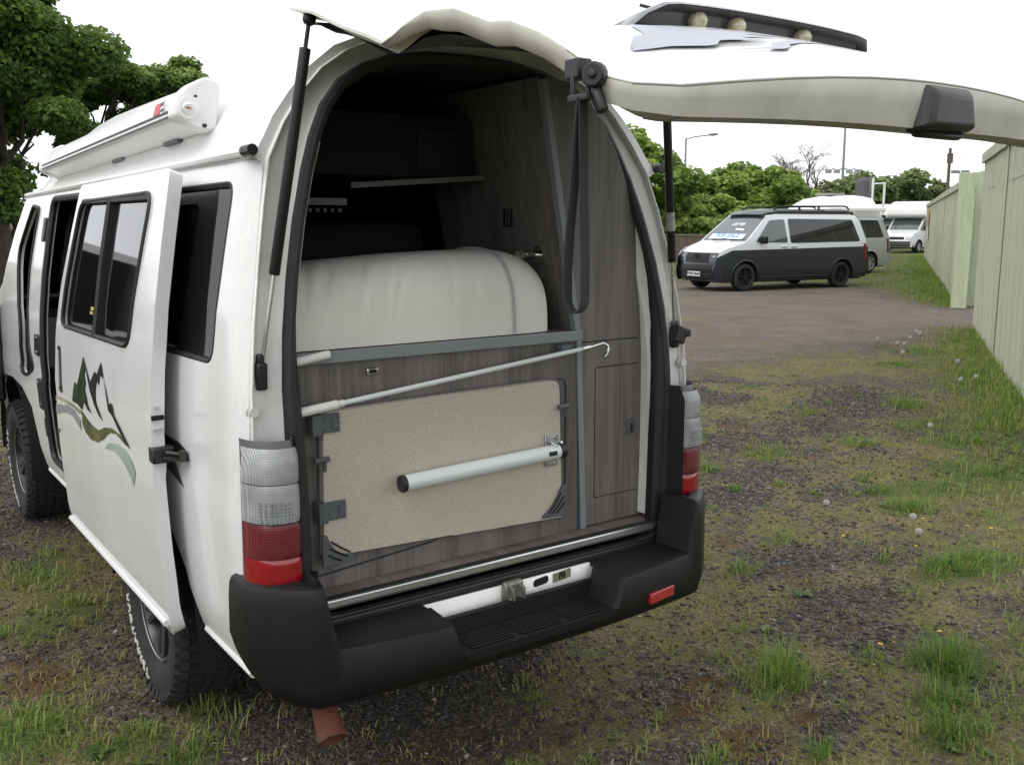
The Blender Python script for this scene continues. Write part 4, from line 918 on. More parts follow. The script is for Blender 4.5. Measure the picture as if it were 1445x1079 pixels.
def masks(x, y):
    x = np.asarray(x, float); y = np.asarray(y, float)
    n1 = fbm(x*.8, y*.8, 1); n2 = fbm(x*2.3, y*2.3, 5); n3 = fbm(x*6, y*6, 9, 3)
    d = (x-F0[0])*FN[0]+(y-F0[1])*FN[1]
    yb = 5.7+.9*(n1-.5)+.8*(n2-.5)
    xb = np.interp(y, [5,7.2,8.3,9.6,13.3,17.7,30], [40,22,17.2,17.9,20.9,19.0,14])+1.6*(n1-.5)+1.*(n2-.5)
    track = sstep(-.8,1.5, y-yb+1.2*(n3-.5))*sstep(-1.2,1.4, xb-x+1.6*(n3-.5))*(x > 3)
    fence = sstep(1.5,.2, np.abs(d)+1.2*(n1-.5))*(1-sstep(13.6,14.6,(x))*sstep(18,17,x))
    left = sstep(-.3,-1.0, x)
    dark = np.maximum(blobs(x, y, DARKB)*(.55+.9*n3), sstep(.44,.62, fbm(x*1.1+3, y*1.1, 21)*.55+n2*.25+n3*.2))
    gr = blobs(x, y, GREENB)
    far = sstep(15,22, x)*(1-track)
    grass = np.clip(gr*1.0 + fence*.6 + left*.10 + far*.5 + sstep(.50,.75, n2*.6+n3*.4)*.42*(1-dark*.8), 0, 1)
    grass = np.maximum(grass, .22*sstep(.45,.7,n2)); grass *= (1-track*.93); 
    dark = np.clip(dark*(1-gr*.5)*(1-fence*.7), 0, 1)*(1-track)
    rust = np.clip(1.25*np.maximum(blobs(x, y, RUSTB), sstep(.60,.75, fbm(x*1.9-8, y*1.9, 31))*.6)*.75*(1-fence*.5), 0, 1)*(1-track)
    straw = np.clip(.70-dark*.66+.95*(n3-.5), 0, 1)*(1-track*.9)
    van_ = sstep(.15,-.1, np.abs(x)-.75)*(y > -.1)*(y < 5)
    grass *= 1-.8*van_
    return grass, straw, rust, track, dark
def grow(lo, hi, step, far, r=1.14):
    a = list(np.arange(lo, hi, step)); s = step; v = hi
    while v < far: a.append(v); s *= r; v += s
    s = step; v = lo-step; b_ = []
    while v > -far: b_.append(v); s *= r; v -= s
    return np.array(b_[::-1]+a)
gx = grow(-2.2, 8.5, .045, 620); gy = grow(-2.0, 7.5, .045, 620)
X, Y = np.meshgrid(gx, gy); X = X.ravel(); Y = Y.ravel()
def relief(x, y): return ((fbm(x*1.7, y*1.7, 41)-.5)*.035+(fbm(x*7, y*7, 47, 3)-.5)*.02)*np.exp(-(np.hypot(x-1, y)/16)**2) - .004
Z = relief(X, Y)
nx, ny = len(gx), len(gy)
i = np.arange(nx*ny).reshape(ny, nx); Q = np.stack([i[:-1,:-1], i[:-1,1:], i[1:,1:], i[1:,:-1]], -1).reshape(-1, 4)
def fast(name, V, F, mat, attrs=None, smooth=False):
    me = bpy.data.meshes.new(name); V = np.asarray(V, np.float32); F = np.asarray(F, np.int32); k = F.shape[1]
    me.vertices.add(len(V)); me.vertices.foreach_set('co', V.ravel()); me.loops.add(F.size); me.loops.foreach_set('vertex_index', F.ravel())
    me.polygons.add(len(F)); me.polygons.foreach_set('loop_start', np.arange(0, F.size, k, dtype=np.int32)); me.polygons.foreach_set('loop_total', np.full(len(F), k, np.int32))
    me.update(calc_edges=True); me.materials.append(mat)
    for nm, a in (attrs or {}).items():
        a = np.asarray(a, np.float32)
        if a.ndim == 1: at = me.attributes.new(nm, 'FLOAT', 'POINT'); at.data.foreach_set('value', a)
        else: at = me.attributes.new(nm, 'FLOAT_COLOR', 'POINT'); at.data.foreach_set('color', np.c_[a, np.ones(len(a))].astype(np.float32).ravel())
    if smooth: me.polygons.foreach_set('use_smooth', np.ones(len(F), bool))
    o = bpy.data.objects.new(name, me); COL.objects.link(o); return o
g = NT('rough_ground')
sp = g.sep(g.attr('mask', 'Color')); sp2 = g.sep(g.attr('mask2', 'Color'))
fine = g.noise(38, 6, .7); med = g.noise(9, 5, .65); tiny = g.noise(150, 3, .7)
cell = g.sep(g.voro(70)); celld = g.voro(70, 'Distance')
dark = g.ramp(cell[0], (0,(.026,.022,.020)), (.5,(.066,.058,.053)), (.88,(.125,.110,.10)), (1.,(.28,.255,.23)))
dark = g.mix(g.ramp(med, (.35,0.), (.7,.5)), dark, (.085,.062,.045))
trk = g.ramp(g.math('ADD', g.math('MULTIPLY', g.noise(55, 6, .75), .5), g.math('MULTIPLY', g.noise(17, 6, .8), .5)), (.38,(.075,.060,.050)), (.49,(.165,.137,.117)), (.57,(.215,.182,.155)), (.66,(.36,.325,.29)))
trk = g.mix(g.ramp(g.noise(1.1, 6, .7), (.36,0.), (.62,.7)), trk, (.10,.083,.070)); trk = g.mix(g.ramp(g.noise(.5, 7, .75), (.50,0.), (.66,.6)), trk, (.15,.135,.06))
strw = g.ramp(g.noise(60, 5, .75, 1.), (.30,(.022,.016,.010)), (.43,(.095,.072,.036)), (.55,(.24,.185,.093)), (.70,(.46,.37,.21)))
strw = g.mix(g.ramp(g.math('ADD', g.noise(3.2, 5, .7), g.math('MULTIPLY', g.math('SUBTRACT', fine, .5), .7)), (.40,0.), (.60,.85)), strw, g.ramp(g.noise(120, 3, .7), (.3,(.045,.055,.013)), (.55,(.13,.155,.036)), (.75,(.26,.26,.08))))
rst = g.ramp(g.noise(70, 4, .7), (.3,(.040,.022,.012)), (.55,(.11,.060,.022)), (.8,(.18,.125,.05)))
grs = g.ramp(g.noise(80, 4, .7), (.3,(.030,.038,.012)), (.55,(.085,.115,.028)), (.8,(.17,.18,.06)))
def soft(mask, amt=.9, nz=fine, lo=.38, hi=.62): return g.ramp(g.math('ADD', mask, g.math('MULTIPLY', g.math('SUBTRACT', nz, .5), amt)), (lo,0.), (hi,1.))
mixn = g.math('ADD', g.math('MULTIPLY', fine, .6), g.math('MULTIPLY', g.noise(14, 5, .7), .4))
c = g.mix(soft(sp[1], 3.2, mixn, .30, .70), dark, strw)
c = g.mix(soft(sp[2], 2.2, mixn, .36, .72), c, rst)
c = g.mix(g.math('MULTIPLY', soft(sp[0], 1.2), .8), c, grs)
c = g.mix(soft(sp2[0], 1.9, mixn, .3, .7), c, trk)
specks = g.ramp(g.voro(34, 'Distance'), (.0,1.), (.055,1.), (.075,0.)); c = g.mix(g.math('MULTIPLY', specks, g.ramp(g.sep(g.voro(34))[1], (.80,0.), (.82,.8))), c, (.40,.38,.35))
g.put(g.b.inputs['Base Color'], c); g.b.inputs['Roughness'].default_value = .92; g.b.inputs['Specular IOR Level'].default_value = .25
hgt = g.math('ADD', g.math('MULTIPLY', celld, -.5), g.math('ADD', g.math('MULTIPLY', fine, 1.0), g.math('MULTIPLY', tiny, .45)))
g.bump(hgt, .9, .02)
G_, S_, R_, T_, D_ = masks(X, Y)
gnd = fast('ground', np.c_[X, Y, Z], Q, g.m, dict(mask=np.c_[G_, S_, R_], mask2=np.c_[T_, D_, 0*D_]), smooth=True); tag(gnd, kind='structure')
# --- scatter -------------------------------------------------------
VIEWC = np.array(CAM[:2]); FW = np.array([math.sin(YAW), math.cos(YAW)])
def spread(n, r0, r1, p=1.25, half=R(36)):
    u = rng.random(n); q = 2-p-1+1e-9
    e = 2-p; r = (r0**e+(r1**e-r0**e)*u)**(1/e)
    a = YAW+(rng.random(n)*2-1)*half
    return VIEWC[0]+r*np.sin(a), VIEWC[1]+r*np.cos(a), r
def tintmat(name, *st, rough=.7, trans=0.):
    t = NT(name); c = t.ramp(t.attr('tint'), *st); t.put(t.b.inputs['Base Color'], c); t.b.inputs['Roughness'].default_value = rough; t.b.inputs['Specular IOR Level'].default_value = .3
    if trans:
        tr = t.n.nodes.new('ShaderNodeBsdfTranslucent'); t.put(tr.inputs['Color'], c); ms = t.n.nodes.new('ShaderNodeMixShader'); ms.inputs[0].default_value = trans
        t.n.links.new(t.b.outputs[0], ms.inputs[1]); t.n.links.new(tr.outputs[0], ms.inputs[2]); t.n.links.new(ms.outputs[0], t.n.nodes['Material Output'].inputs[0])
    return t.m
# gravel chips
x, y, r = spread(230000, 2.2, 11, 1.1); Gm, Sm, Rm, Tm, Dm = masks(x, y)
keep = rng.random(len(x)) < np.clip(Dm*.8+.25+Tm*.5-Gm*.4, .05, 1)*.5; x, y, r, Tm = x[keep], y[keep], r[keep], Tm[keep]
n = len(x); s = (.0032+.0068*rng.random(n)**2.2)*(1+r*.05)
oct_ = np.array([(1,0,0),(0,1,0),(-1,0,0),(0,-1,0),(0,0,1),(0,0,-1)], float); of = np.array([(0,1,4),(1,2,4),(2,3,4),(3,0,4),(1,0,5),(2,1,5),(3,2,5),(0,3,5)])
jit = oct_[None]*(.6+.8*rng.random((n,6,1)))+(rng.random((n,6,3))-.5)*.5; jit[:,:,2] *= .5
an = rng.random(n)*6.28; ca, sa = np.cos(an), np.sin(an); jit = np.stack([jit[:,:,0]*ca[:,None]*1.3-jit[:,:,1]*sa[:,None], jit[:,:,0]*sa[:,None]*1.3+jit[:,:,1]*ca[:,None], jit[:,:,2]], -1)
V = jit*s[:,None,None]+np.stack([x, y, relief(x, y)+s*.25], -1)[:,None]
tint = np.where(rng.random(n) < .022, .75+.2*rng.random(n), rng.random(n)*.55+Tm*.15)
st_ = fast('gravel', V.reshape(-1,3), (of[None]+(np.arange(n)*6)[:,None,None]).reshape(-1,3), tintmat('gravel_chip', (0,(.022,.019,.018)), (.5,(.088,.078,.072)), (.72,(.18,.157,.14)), (1,(.38,.35,.32)), rough=.75), dict(tint=np.repeat(np.clip(tint,0,1), 6))); tag(st_, kind='stuff')
# grass blades in tufts
def blades(bx, by, L, wd, lean, az, tint):
    n = len(bx); dx, dy = np.cos(az), np.sin(az); px, py = -dy, dx; z0 = relief(bx, by)-.004
    P = np.zeros((n, 5, 3)); hm, ht = L*.62*(1-.25*lean), L*(1-.55*lean**1.3); om, ot = L*.30*lean, L*.95*lean
    for k, (o, h, ww) in enumerate(((0*L, 0*L, 1.), (om, hm, .75))):
        for sgn, j in ((-1, 2*k), (1, 2*k+1)): P[:, j] = np.stack([bx+dx*o+sgn*px*wd*ww, by+dy*o+sgn*py*wd*ww, z0+h], -1)
    P[:, 4] = np.stack([bx+dx*ot, by+dy*ot, z0+ht], -1)
    f = np.array([(0,1,3),(0,3,2),(2,3,4)]); return P.reshape(-1,3), (f[None]+(np.arange(n)*5)[:,None,None]).reshape(-1,3), np.repeat(tint, 5)
x, y, r = spread(80000, 2.2, 45, 1.3); Gm, Sm, Rm, Tm, Dm = masks(x, y)
keep = rng.random(len(x)) < np.clip((Gm-.12)*.85, .10*(1-Tm)+.015, 1); x, y, r, Gm = x[keep], y[keep], r[keep], Gm[keep]
nt_ = len(x); nb = rng.integers(5, 13, nt_); idx = np.repeat(np.arange(nt_), nb); n = len(idx)
hs = (.5+.9*rng.random(nt_))*(.55+.65*Gm); green = np.clip(.30+.6*Gm+.35*(fbm(x*1.5,y*1.5,77)-.5)*2, 0, 1)
bx = x[idx]+rng.normal(0, .018, n)*(1+r[idx]*.06); by = y[idx]+rng.normal(0, .018, n)*(1+r[idx]*.06)
L = (.022+.062*rng.random(n)**1.6)*hs[idx]*(1+.012*r[idx]); lean = np.clip(.2+.9*rng.random(n), 0, 1.15)
tint = np.clip(green[idx]+rng.normal(0, .17, n), 0, 1); tint = np.where(rng.random(n) < .14, rng.random(n)*.25, tint)
parts = [blades(bx, by, L, (.0011+.0014*rng.random(n))*(1+.10*r[idx]), lean, rng.random(n)*6.283, tint)]
# tall tufts where the photograph has them
for tx_, ty_, n_, Lh, sprd, gt in ((1.2,-.17,190,.17,.055,.72),(1.85,-.45,170,.15,.05,.85),(1.80,-.52,90,.10,.06,.9),(1.32,-.77,70,.13,.03,.9),(1.55,-.63,120,.10,.06,.85),(.86,-.6,45,.10,.02,.9),(2.86,.12,150,.10,.08,.85),(3.08,.06,120,.09,.07,.8),(3.37,2.26,90,.08,.05,.9),(6.8,2.9,160,.10,.16,.8),(3.65,.86,110,.10,.07,.9),(3.87,1.18,70,.10,.05,.85),(4.14,2.37,120,.09,.14,.6),(-.84,.64,70,.10,.09,.6),(-1.0,.80,40,.08,.10,.6),(-.72,.86,40,.11,.04,.62),(-1.28,1.05,50,.10,.05,.72),(-.66,.70,30,.12,.04,.62),(2.0,.72,70,.06,.05,.6),(5.7,3.2,100,.08,.1,.8),(4.95,2.12,110,.09,.1,.85),(1.05,-.10,60,.07,.06,.6),(.33,.33,40,.06,.05,.6),(.55,-.42,40,.07,.03,.7),(1.6,-.28,70,.07,.05,.75)):
    bx = tx_+rng.normal(0, sprd, n_); by = ty_+rng.normal(0, sprd, n_); az = np.arctan2(by-ty_, bx-tx_)+rng.normal(0,.6,n_)
    parts.append(blades(bx, by, Lh*(.45+.75*rng.random(n_)), .0014+.0016*rng.random(n_), np.clip(.15+.8*rng.random(n_),0,1.1), az, np.clip(gt+rng.normal(0,.14,n_),0,1)))
xr, yr_, rr_ = spread(900, 2.4, 12, 1.2); Gq, Sq, Rq, Tq, Dq = masks(xr, yr_); kq = (Tq < .3) & ~((np.abs(xr) < .9) & (yr_ > -.1) & (yr_ < 5)) & (rng.random(900) < .30)
for tx_, ty_ in zip(xr[kq], yr_[kq]):        # small fresh tufts dotted about
    n_ = int(rng.integers(14, 46)); sp_ = .012+.03*rng.random(); Lh = .035+.06*rng.random()**2; gt = .6+.35*rng.random()
    bx = tx_+rng.normal(0, sp_, n_); by = ty_+rng.normal(0, sp_, n_); az = np.arctan2(by-ty_, bx-tx_)+rng.normal(0,.7,n_)
    parts.append(blades(bx, by, Lh*(.4+.8*rng.random(n_)), .0014+.0018*rng.random(n_), np.clip(.35+.75*rng.random(n_),0,1.15), az, np.clip(gt+rng.normal(0,.14,n_),0,1)))
# rank grass along the foot of the fence
n = 15000; s_ = -9+48*rng.random(n)**1.3; dd = np.abs(rng.normal(0,.42,n))-.08; keep = ((s_ < -.3) | (s_ > 4.2)); s_, dd = s_[keep], dd[keep]; n = len(s_)
bx = F0[0]+FD[0]*s_+FN[0]*dd; by = F0[1]+FD[1]*s_+FN[1]*dd
parts.append(blades(bx, by, (.05+.16*rng.random(n)**1.8)*(1-.5*np.clip(dd,0,1)), .003+.003*rng.random(n), np.clip(.1+.7*rng.random(n),0,1), rng.random(n)*6.28, np.clip(.68+.25*(fbm(bx,by,91)-.5)*2+rng.normal(0,.18,n),0,1)))
# dead stalks lying about
n = 52000; x, y, r = spread(n, 2.2, 13, 1.2); Gm, Sm, Rm, Tm, Dm = masks(x, y); keep = rng.random(n) < np.clip(Sm*.9+.1-Tm, 0, 1)*.8; x, y, r = x[keep], y[keep], r[keep]; n = len(x)
parts.append(blades(x, y, .015+.06*rng.random(n)**2, .0007+.0006*rng.random(n)+.0001*r, np.full(n,1.24), rng.random(n)*6.28, rng.random(n)*.24))
V = []; F = []; Tn = []; o = 0
for a, f, t in parts: V.append(a); F.append(f+o); Tn.append(t); o += len(a)
gm = tintmat('grass_blade', (0,(.26,.20,.10)), (.2,(.34,.27,.14)), (.42,(.29,.285,.095)), (.7,(.18,.27,.045)), (1,(.085,.17,.028)), rough=.6, trans=.35)
tag(fast('grass', np.concatenate(V), np.concatenate(F), gm, dict(tint=np.concatenate(Tn))), kind='stuff')
# broad-leaved weeds: rosettes
x, y, r = spread(9000, 2.2, 14, 1.3); Gm, Sm, Rm, Tm, Dm = masks(x, y); keep = rng.random(len(x)) < np.clip(Gm-.25, 0, 1)*.22; x, y = x[keep], y[keep]
ex = np.array([(3.37,2.26),(3.40,2.22),(1.87,-.50),(1.82,-.58),(2.85,.08),(1.2,-.08),(1.58,-.66),(1.45,-.72),(1.5,.16),(1.95,.33),(3.7,.85),(-.8,2.2),(-.9,2.7),(1.25,-.83),(2.95,.18)]); x = np.r_[x, np.repeat(ex[:,0],2)]; y = np.r_[y, np.repeat(ex[:,1],2)]
nl = 8; n = len(x)*nl; rx, ry = np.repeat(x, nl), np.repeat(y, nl); az = rng.random(n)*6.283; L = np.repeat(.018+.034*rng.random(len(x)), nl)*(.6+.6*rng.random(n)); up = .15+.7*rng.random(n); wd = L*(.16+.10*rng.random(n))
P = np.zeros((n,8,3)); dx, dy = np.cos(az), np.sin(az)
for k, (t, ww) in enumerate(((0,.25),(.35,.8),(.7,1.),(1.,.15))):
    h = np.sin(t*2.2)*L*up*.55+.003
    for sgn, j in ((-1,2*k),(1,2*k+1)): P[:,j] = np.stack([rx+dx*t*L-sgn*dy*wd*ww, ry+dy*t*L+sgn*dx*wd*ww, relief(rx,ry)+h+wd*ww*.35], -1)
f = np.array([(0,1,3,2),(2,3,5,4),(4,5,7,6)])
tag(fast('ground_leaves', P.reshape(-1,3), (f[None]+(np.arange(n)*8)[:,None,None]).reshape(-1,4), tintmat('weed_leaf', (0,(.15,.17,.045)), (.5,(.085,.14,.028)), (1,(.05,.105,.024)), rough=.5, trans=.25), dict(tint=np.repeat(rng.random(n),8))), kind='stuff')
# dandelion clocks and buttercups
FLUFF = pbr('seed_fluff', (.54,.54,.51), .9); STEM = pbr('flower_stem', (.11,.12,.05), .6); PETAL = pbr('yellow_petal', (.75,.50,.02), .5)
def dandelion(loc, h, rad):
    t = thing('dandelion', '', 'flower', loc)
    m = MB(); b0 = Vector(loc); lean = Vector((random.uniform(-.02,.02), random.uniform(-.02,.02), 0)); tip = b0+lean+Vector((0,0,h))
    m.tube([b0-Vector((0,0,.02)), b0+lean*.3+Vector((0,0,h*.5)), tip], .0018*(1+.5*(rad > .02)), 5); m.obj('stem', STEM, t)
    m = MB(); m.ball(tip, rad*.22, 6, 4)
    for k in range(70):
        zc = 1-2*(k+.5)/70; a = k*2.39996; rr = math.sqrt(1-zc*zc); d = Vector((rr*math.cos(a), rr*math.sin(a), zc)); u = d.orthogonal().normalized(); v = d.cross(u); c = tip+d*rad; q = rad*.30
        m.add([c+u*q, c+v*q, c-u*q, c-v*q, c-d*rad*.35], [(0,1,4),(1,2,4),(2,3,4),(3,0,4)])
    m.obj('seed_head', FLUFF, t, smooth=False); return t
random.seed(5)
CL = [((11.55,5.73),'farthest white dandelion clock by the gravel track edge'),((11.24,5.48),'dandelion clock beside the farthest one at the gravel edge'),((10.99,5.47),'dandelion clock third from the fence end by the gravel edge'),((10.23,5.53),'leftmost dandelion clock along the gravel track edge'),((10.17,5.15),'left one of two touching dandelion clocks near the gravel edge'),((10.07,4.99),'right one of two touching dandelion clocks near the gravel edge'),((9.38,4.57),'lowest dandelion clock of the loose row by the gravel edge'),((9.24,3.78),'tall dandelion clock standing alone left of the fence grass'),((7.85,2.94),'left one of the pair of dandelion clocks at the fence foot'),((8.12,2.92),'right one of the pair of dandelion clocks at the fence foot'),((5.64,1.92),'single large dandelion clock in the middle of the mossy ground'),((4.61,3.55),'dandelion clock just right of the camper tail lamp'),((3.05,1.03),'small low dandelion clock among dark chippings'),((3.0,.41),'upper one of the two nearest dandelion clocks'),((2.84,.29),'lower one of the two nearest dandelion clocks')]
for (x_, y_), lb in CL:
    d = math.hypot(x_-CAM[0], y_-CAM[1]); f = Vector((x_-CAM[0], y_-CAM[1])).normalized(); o = dandelion((x_, y_, float(relief(np.array(x_), np.array(y_)))), random.uniform(.12,.17) if lb[0] != 's' else .10, .012+.0009*d); o['label'] = lb; o['group'] = 'dandelion clocks in the rough grass'
BC = [((3.35,.58),'small yellow flower highest up by the two nearest dandelion clocks'),((3.42,.35),'brightest yellow flower right of the two nearest dandelion clocks'),((3.48,.25),'yellow flower farthest right in the grass'),((2.67,.63),'yellow flower left of the two nearest dandelion clocks'),((2.83,.30),'yellow flower just below the two nearest dandelion clocks'),((1.98,-.34),'yellow flower at the tip of the tall green tuft'),((1.62,-.30),'yellow flower nearest the bottom on the dark chippings')]
for (x_, y_), lb in BC:
    z_ = float(relief(np.array(x_), np.array(y_))); t = thing('buttercup', lb, 'flower', (x_,y_,z_), 0, 'small yellow flowers'); h = random.uniform(.06,.09)
    m = MB(); m.tube([(x_,y_,z_-.01),(x_+.006,y_,z_+h*.6),(x_+.004,y_-.004,z_+h)], .0012, 5); m.obj('stem', STEM, t)
    m = MB(); c = Vector((x_+.004,y_-.004,z_+h))
    for k in range(6):
        a = k*1.047; d = Vector((math.cos(a), math.sin(a), .45)).normalized(); v = Vector((-math.sin(a), math.cos(a), 0)); m.add([c, c+d*.007+v*.0045, c+d*.011, c+d*.007-v*.0045], [(0,1,2,3)])
    m.ball(c+Vector((0,0,.003)), .003, 6, 4); m.obj('petals', PETAL, t, smooth=False)
# ------------------------------------------------------------------ helper: camera-free placement by bearing (metres east/north of the van)
FWD = Vector((math.sin(YAW), math.cos(YAW), 0)); RGT = Vector((math.cos(YAW), -math.sin(YAW), 0)); CG = Vector((CAM[0], CAM[1], 0))
def at(px, D): return CG + FWD*D + RGT*((px-722.5)/FPX*D)
def zat(py, D): return CAM[2] + (314-py)/FPX*D

# ------------------------------------------------------------------ parked vehicles
VWIN = pbr('vehicle_glass', (.010,.012,.013), .05, spec=.6, coat=.3)
CABG = pbr('cab_glass', (.045,.055,.055), .04, spec=.8, coat=.6)
VBLK = pbr('vehicle_black', (.009,.009,.010), .5, spec=.3)
def paint_split(name, up, lo, z0):
    t = NT(name); s = t.n.nodes.new('ShaderNodeSeparateXYZ'); t.n.links.new(t.tc.outputs['Object'], s.inputs[0])
    drop = t.math('MULTIPLY', t.math('SUBTRACT', s.outputs[1], 2.15, True), .42)
    thr = t.math('SUBTRACT', t.math('ADD', z0, t.math('MULTIPLY', s.outputs[1], -.012)), drop)
    f = t.math('GREATER_THAN', s.outputs[2], thr)
    t.put(t.b.inputs['Base Color'], t.mix(f, lo, up)); t.b.inputs['Roughness'].default_value = .25; t.b.inputs['Coat Weight'].default_value = .4
    return t.m
def small_wheel(t, x, y, r, wd, sgn, rimmat, spokes=5):
    X_ = Matrix.Translation((x, y, r)) @ Matrix.Rotation(0 if sgn > 0 else math.pi, 4, 'Z'); h = wd/2; k = r/.35
    m = MB(); m.X = X_; m.lathe([(-h*.7,.21*k),(-h,.25*k),(-h*.95,.31*k),(-h*.6,.347*k),(h*.6,.347*k),(h*.95,.31*k),(h,.25*k),(h*.8,.232*k),(h*.3,.225*k),(h*.25,.02*k)], 36); w_ = m.obj('wheel', TYRE, t, angle=40)
    m = MB(); m.X = X_
    m.lathe([(h*.82,.238*k),(h*.92,.232*k),(h*.85,.222*k)], 36); m.lathe([(h*.85,.001),(h*.85,.055*k),(h*.5,.06*k)], 20)
    for i in range(spokes):
        for dl in (-.16,.16):
            M = Matrix.Rotation(2*math.pi*i/spokes+dl, 3, 'X'); m.box(M @ Vector((h*.72,0,.145*k)), (.03,.030*k,.17*k), M @ Matrix.Rotation(.1,3,'Y'))
    m.obj('rim', rimmat, w_, angle=40); return w_
def vehicle(t, prof, arches, xf, nose, body, bottom=.25, wheels=None, tail=None):
    """prof: (y,z) from rear bottom over the roof to the front bottom; returns the side mapping"""
    y_n, k_n = nose
    def tap(y): return 1-k_n*max(0, (y-y_n)/(prof[-1][0]-y_n))**2
    def sm(sgn, off=0.): return lambda y, z: (sgn*(xf(z)*tap(y)+off), y, z)
    bot = []
    for yc, r in sorted(arches, key=lambda a: -a[0]):
        bot += [(yc+r*1.0, bottom)]+[(yc+r*math.cos(a), .35+r*math.sin(a)) for a in np.linspace(.05, math.pi-.05, 9)]+[(yc-r, bottom)]
    out = prof + bot
    for sgn in (-1, 1):
        V, F = panel(out, [], .11, sm(sgn), flip=sgn < 0); mk('body_side', V, F, body, t, angle=50)
    m = MB(); rings = []; dense = []
    for (ya, za), (yb, zb) in zip(prof, prof[1:]): dense += [(ya+(yb-ya)*q, za+(zb-za)*q) for q in ((0,.25,.5,.75) if ya > .5 else (0,))]
    for y, z in dense+[prof[-1]]:
        rings.append([front_pt(prof, xf, tap, y_n, y, z, u) for u in np.linspace(-1, 1, 13)])
    m.loft(rings, closed=False); m.obj('body_shell', body, t, angle=40)
    m = MB(); m.bb((-xf(.5)*.9, prof[0][0]+.1, bottom-.03), (xf(.5)*.9, prof[-1][0]-.2, bottom+.3)); m.obj('underside', DARK, t)
    for yc, r in arches:
        for sgn in (-1,1):
            m = MB(); m.loft([[(sgn*xf(.5)*.995, yc+r*1.02*math.cos(a), .35+r*1.02*math.sin(a)), (sgn*xf(.5)*.6, yc+r*1.02*math.cos(a), .35+r*1.02*math.sin(a)), (sgn*xf(.5)*.6, yc, .35)] for a in np.linspace(-.1, math.pi+.1, 12)], closed=False); m.obj('wheel_arch', DARK, t)
    return sm, tap
def front_pt(prof, xf, tap, y_n, y, z, u):
    x0 = xf(z)*tap(y); f = max(0, min(1, (y-y_n)/(prof[-1][0]-y_n))); q = float(I(z, [1.1,1.9], [0,1])); cr = (.10*(1-q)+.03*q)*f if y > 0 else .03
    return (x0*u, y-cr*u*u, z+(.03*q*(1-u*u)))
def on_front(prof, xf, tap, y_n, a, b_, u0, u1, off, n=9, mult=1.):
    """strip lying on the front surface between profile points a and b_ (float indices)"""
    def P(i): k = int(i); f = i-k; p, q = prof[k], prof[min(k+1, len(prof)-1)]; return (p[0]*(1-f)+q[0]*f, p[1]*(1-f)+q[1]*f)
    (ya, za), (yb, zb) = P(a), P(b_); nv = Vector((0, -(zb-za), (yb-ya))).normalized()
    if nv.y < 0: nv = -nv
    R_ = []
    ks = sorted({a, b_} | {float(q) for q in range(int(math.ceil(a)), int(b_)+1)} | set(np.linspace(a, b_, 5)))
    for k in ks:
        y, z = P(k); R_.append([Vector(front_pt(prof, xf, tap, y_n, y, z, u))+nv*off for u in np.linspace(u0, u1, n)])
    return R_
def strip(nm, R_, mt, t): m = MB(); m.loft(R_, closed=False); return m.obj(nm, mt, t)
XFV = lambda z: float(I(z, [.2,.5,.9,1.2,1.5,1.9,1.97], [.92,.948,.955,.935,.865,.765,.72]))
PROFV = [(-2.55,.27),(-2.64,.42),(-2.65,.62),(-2.61,.95),(-2.57,1.25),(-2.40,1.80),(-2.28,1.93),(-2.05,1.965),(.55,1.97),(.90,1.93),(1.72,1.26),(1.82,1.215),(2.30,1.085),(2.50,.985),(2.565,.88),(2.60,.70),(2.65,.56),(2.64,.34),(2.56,.24)]
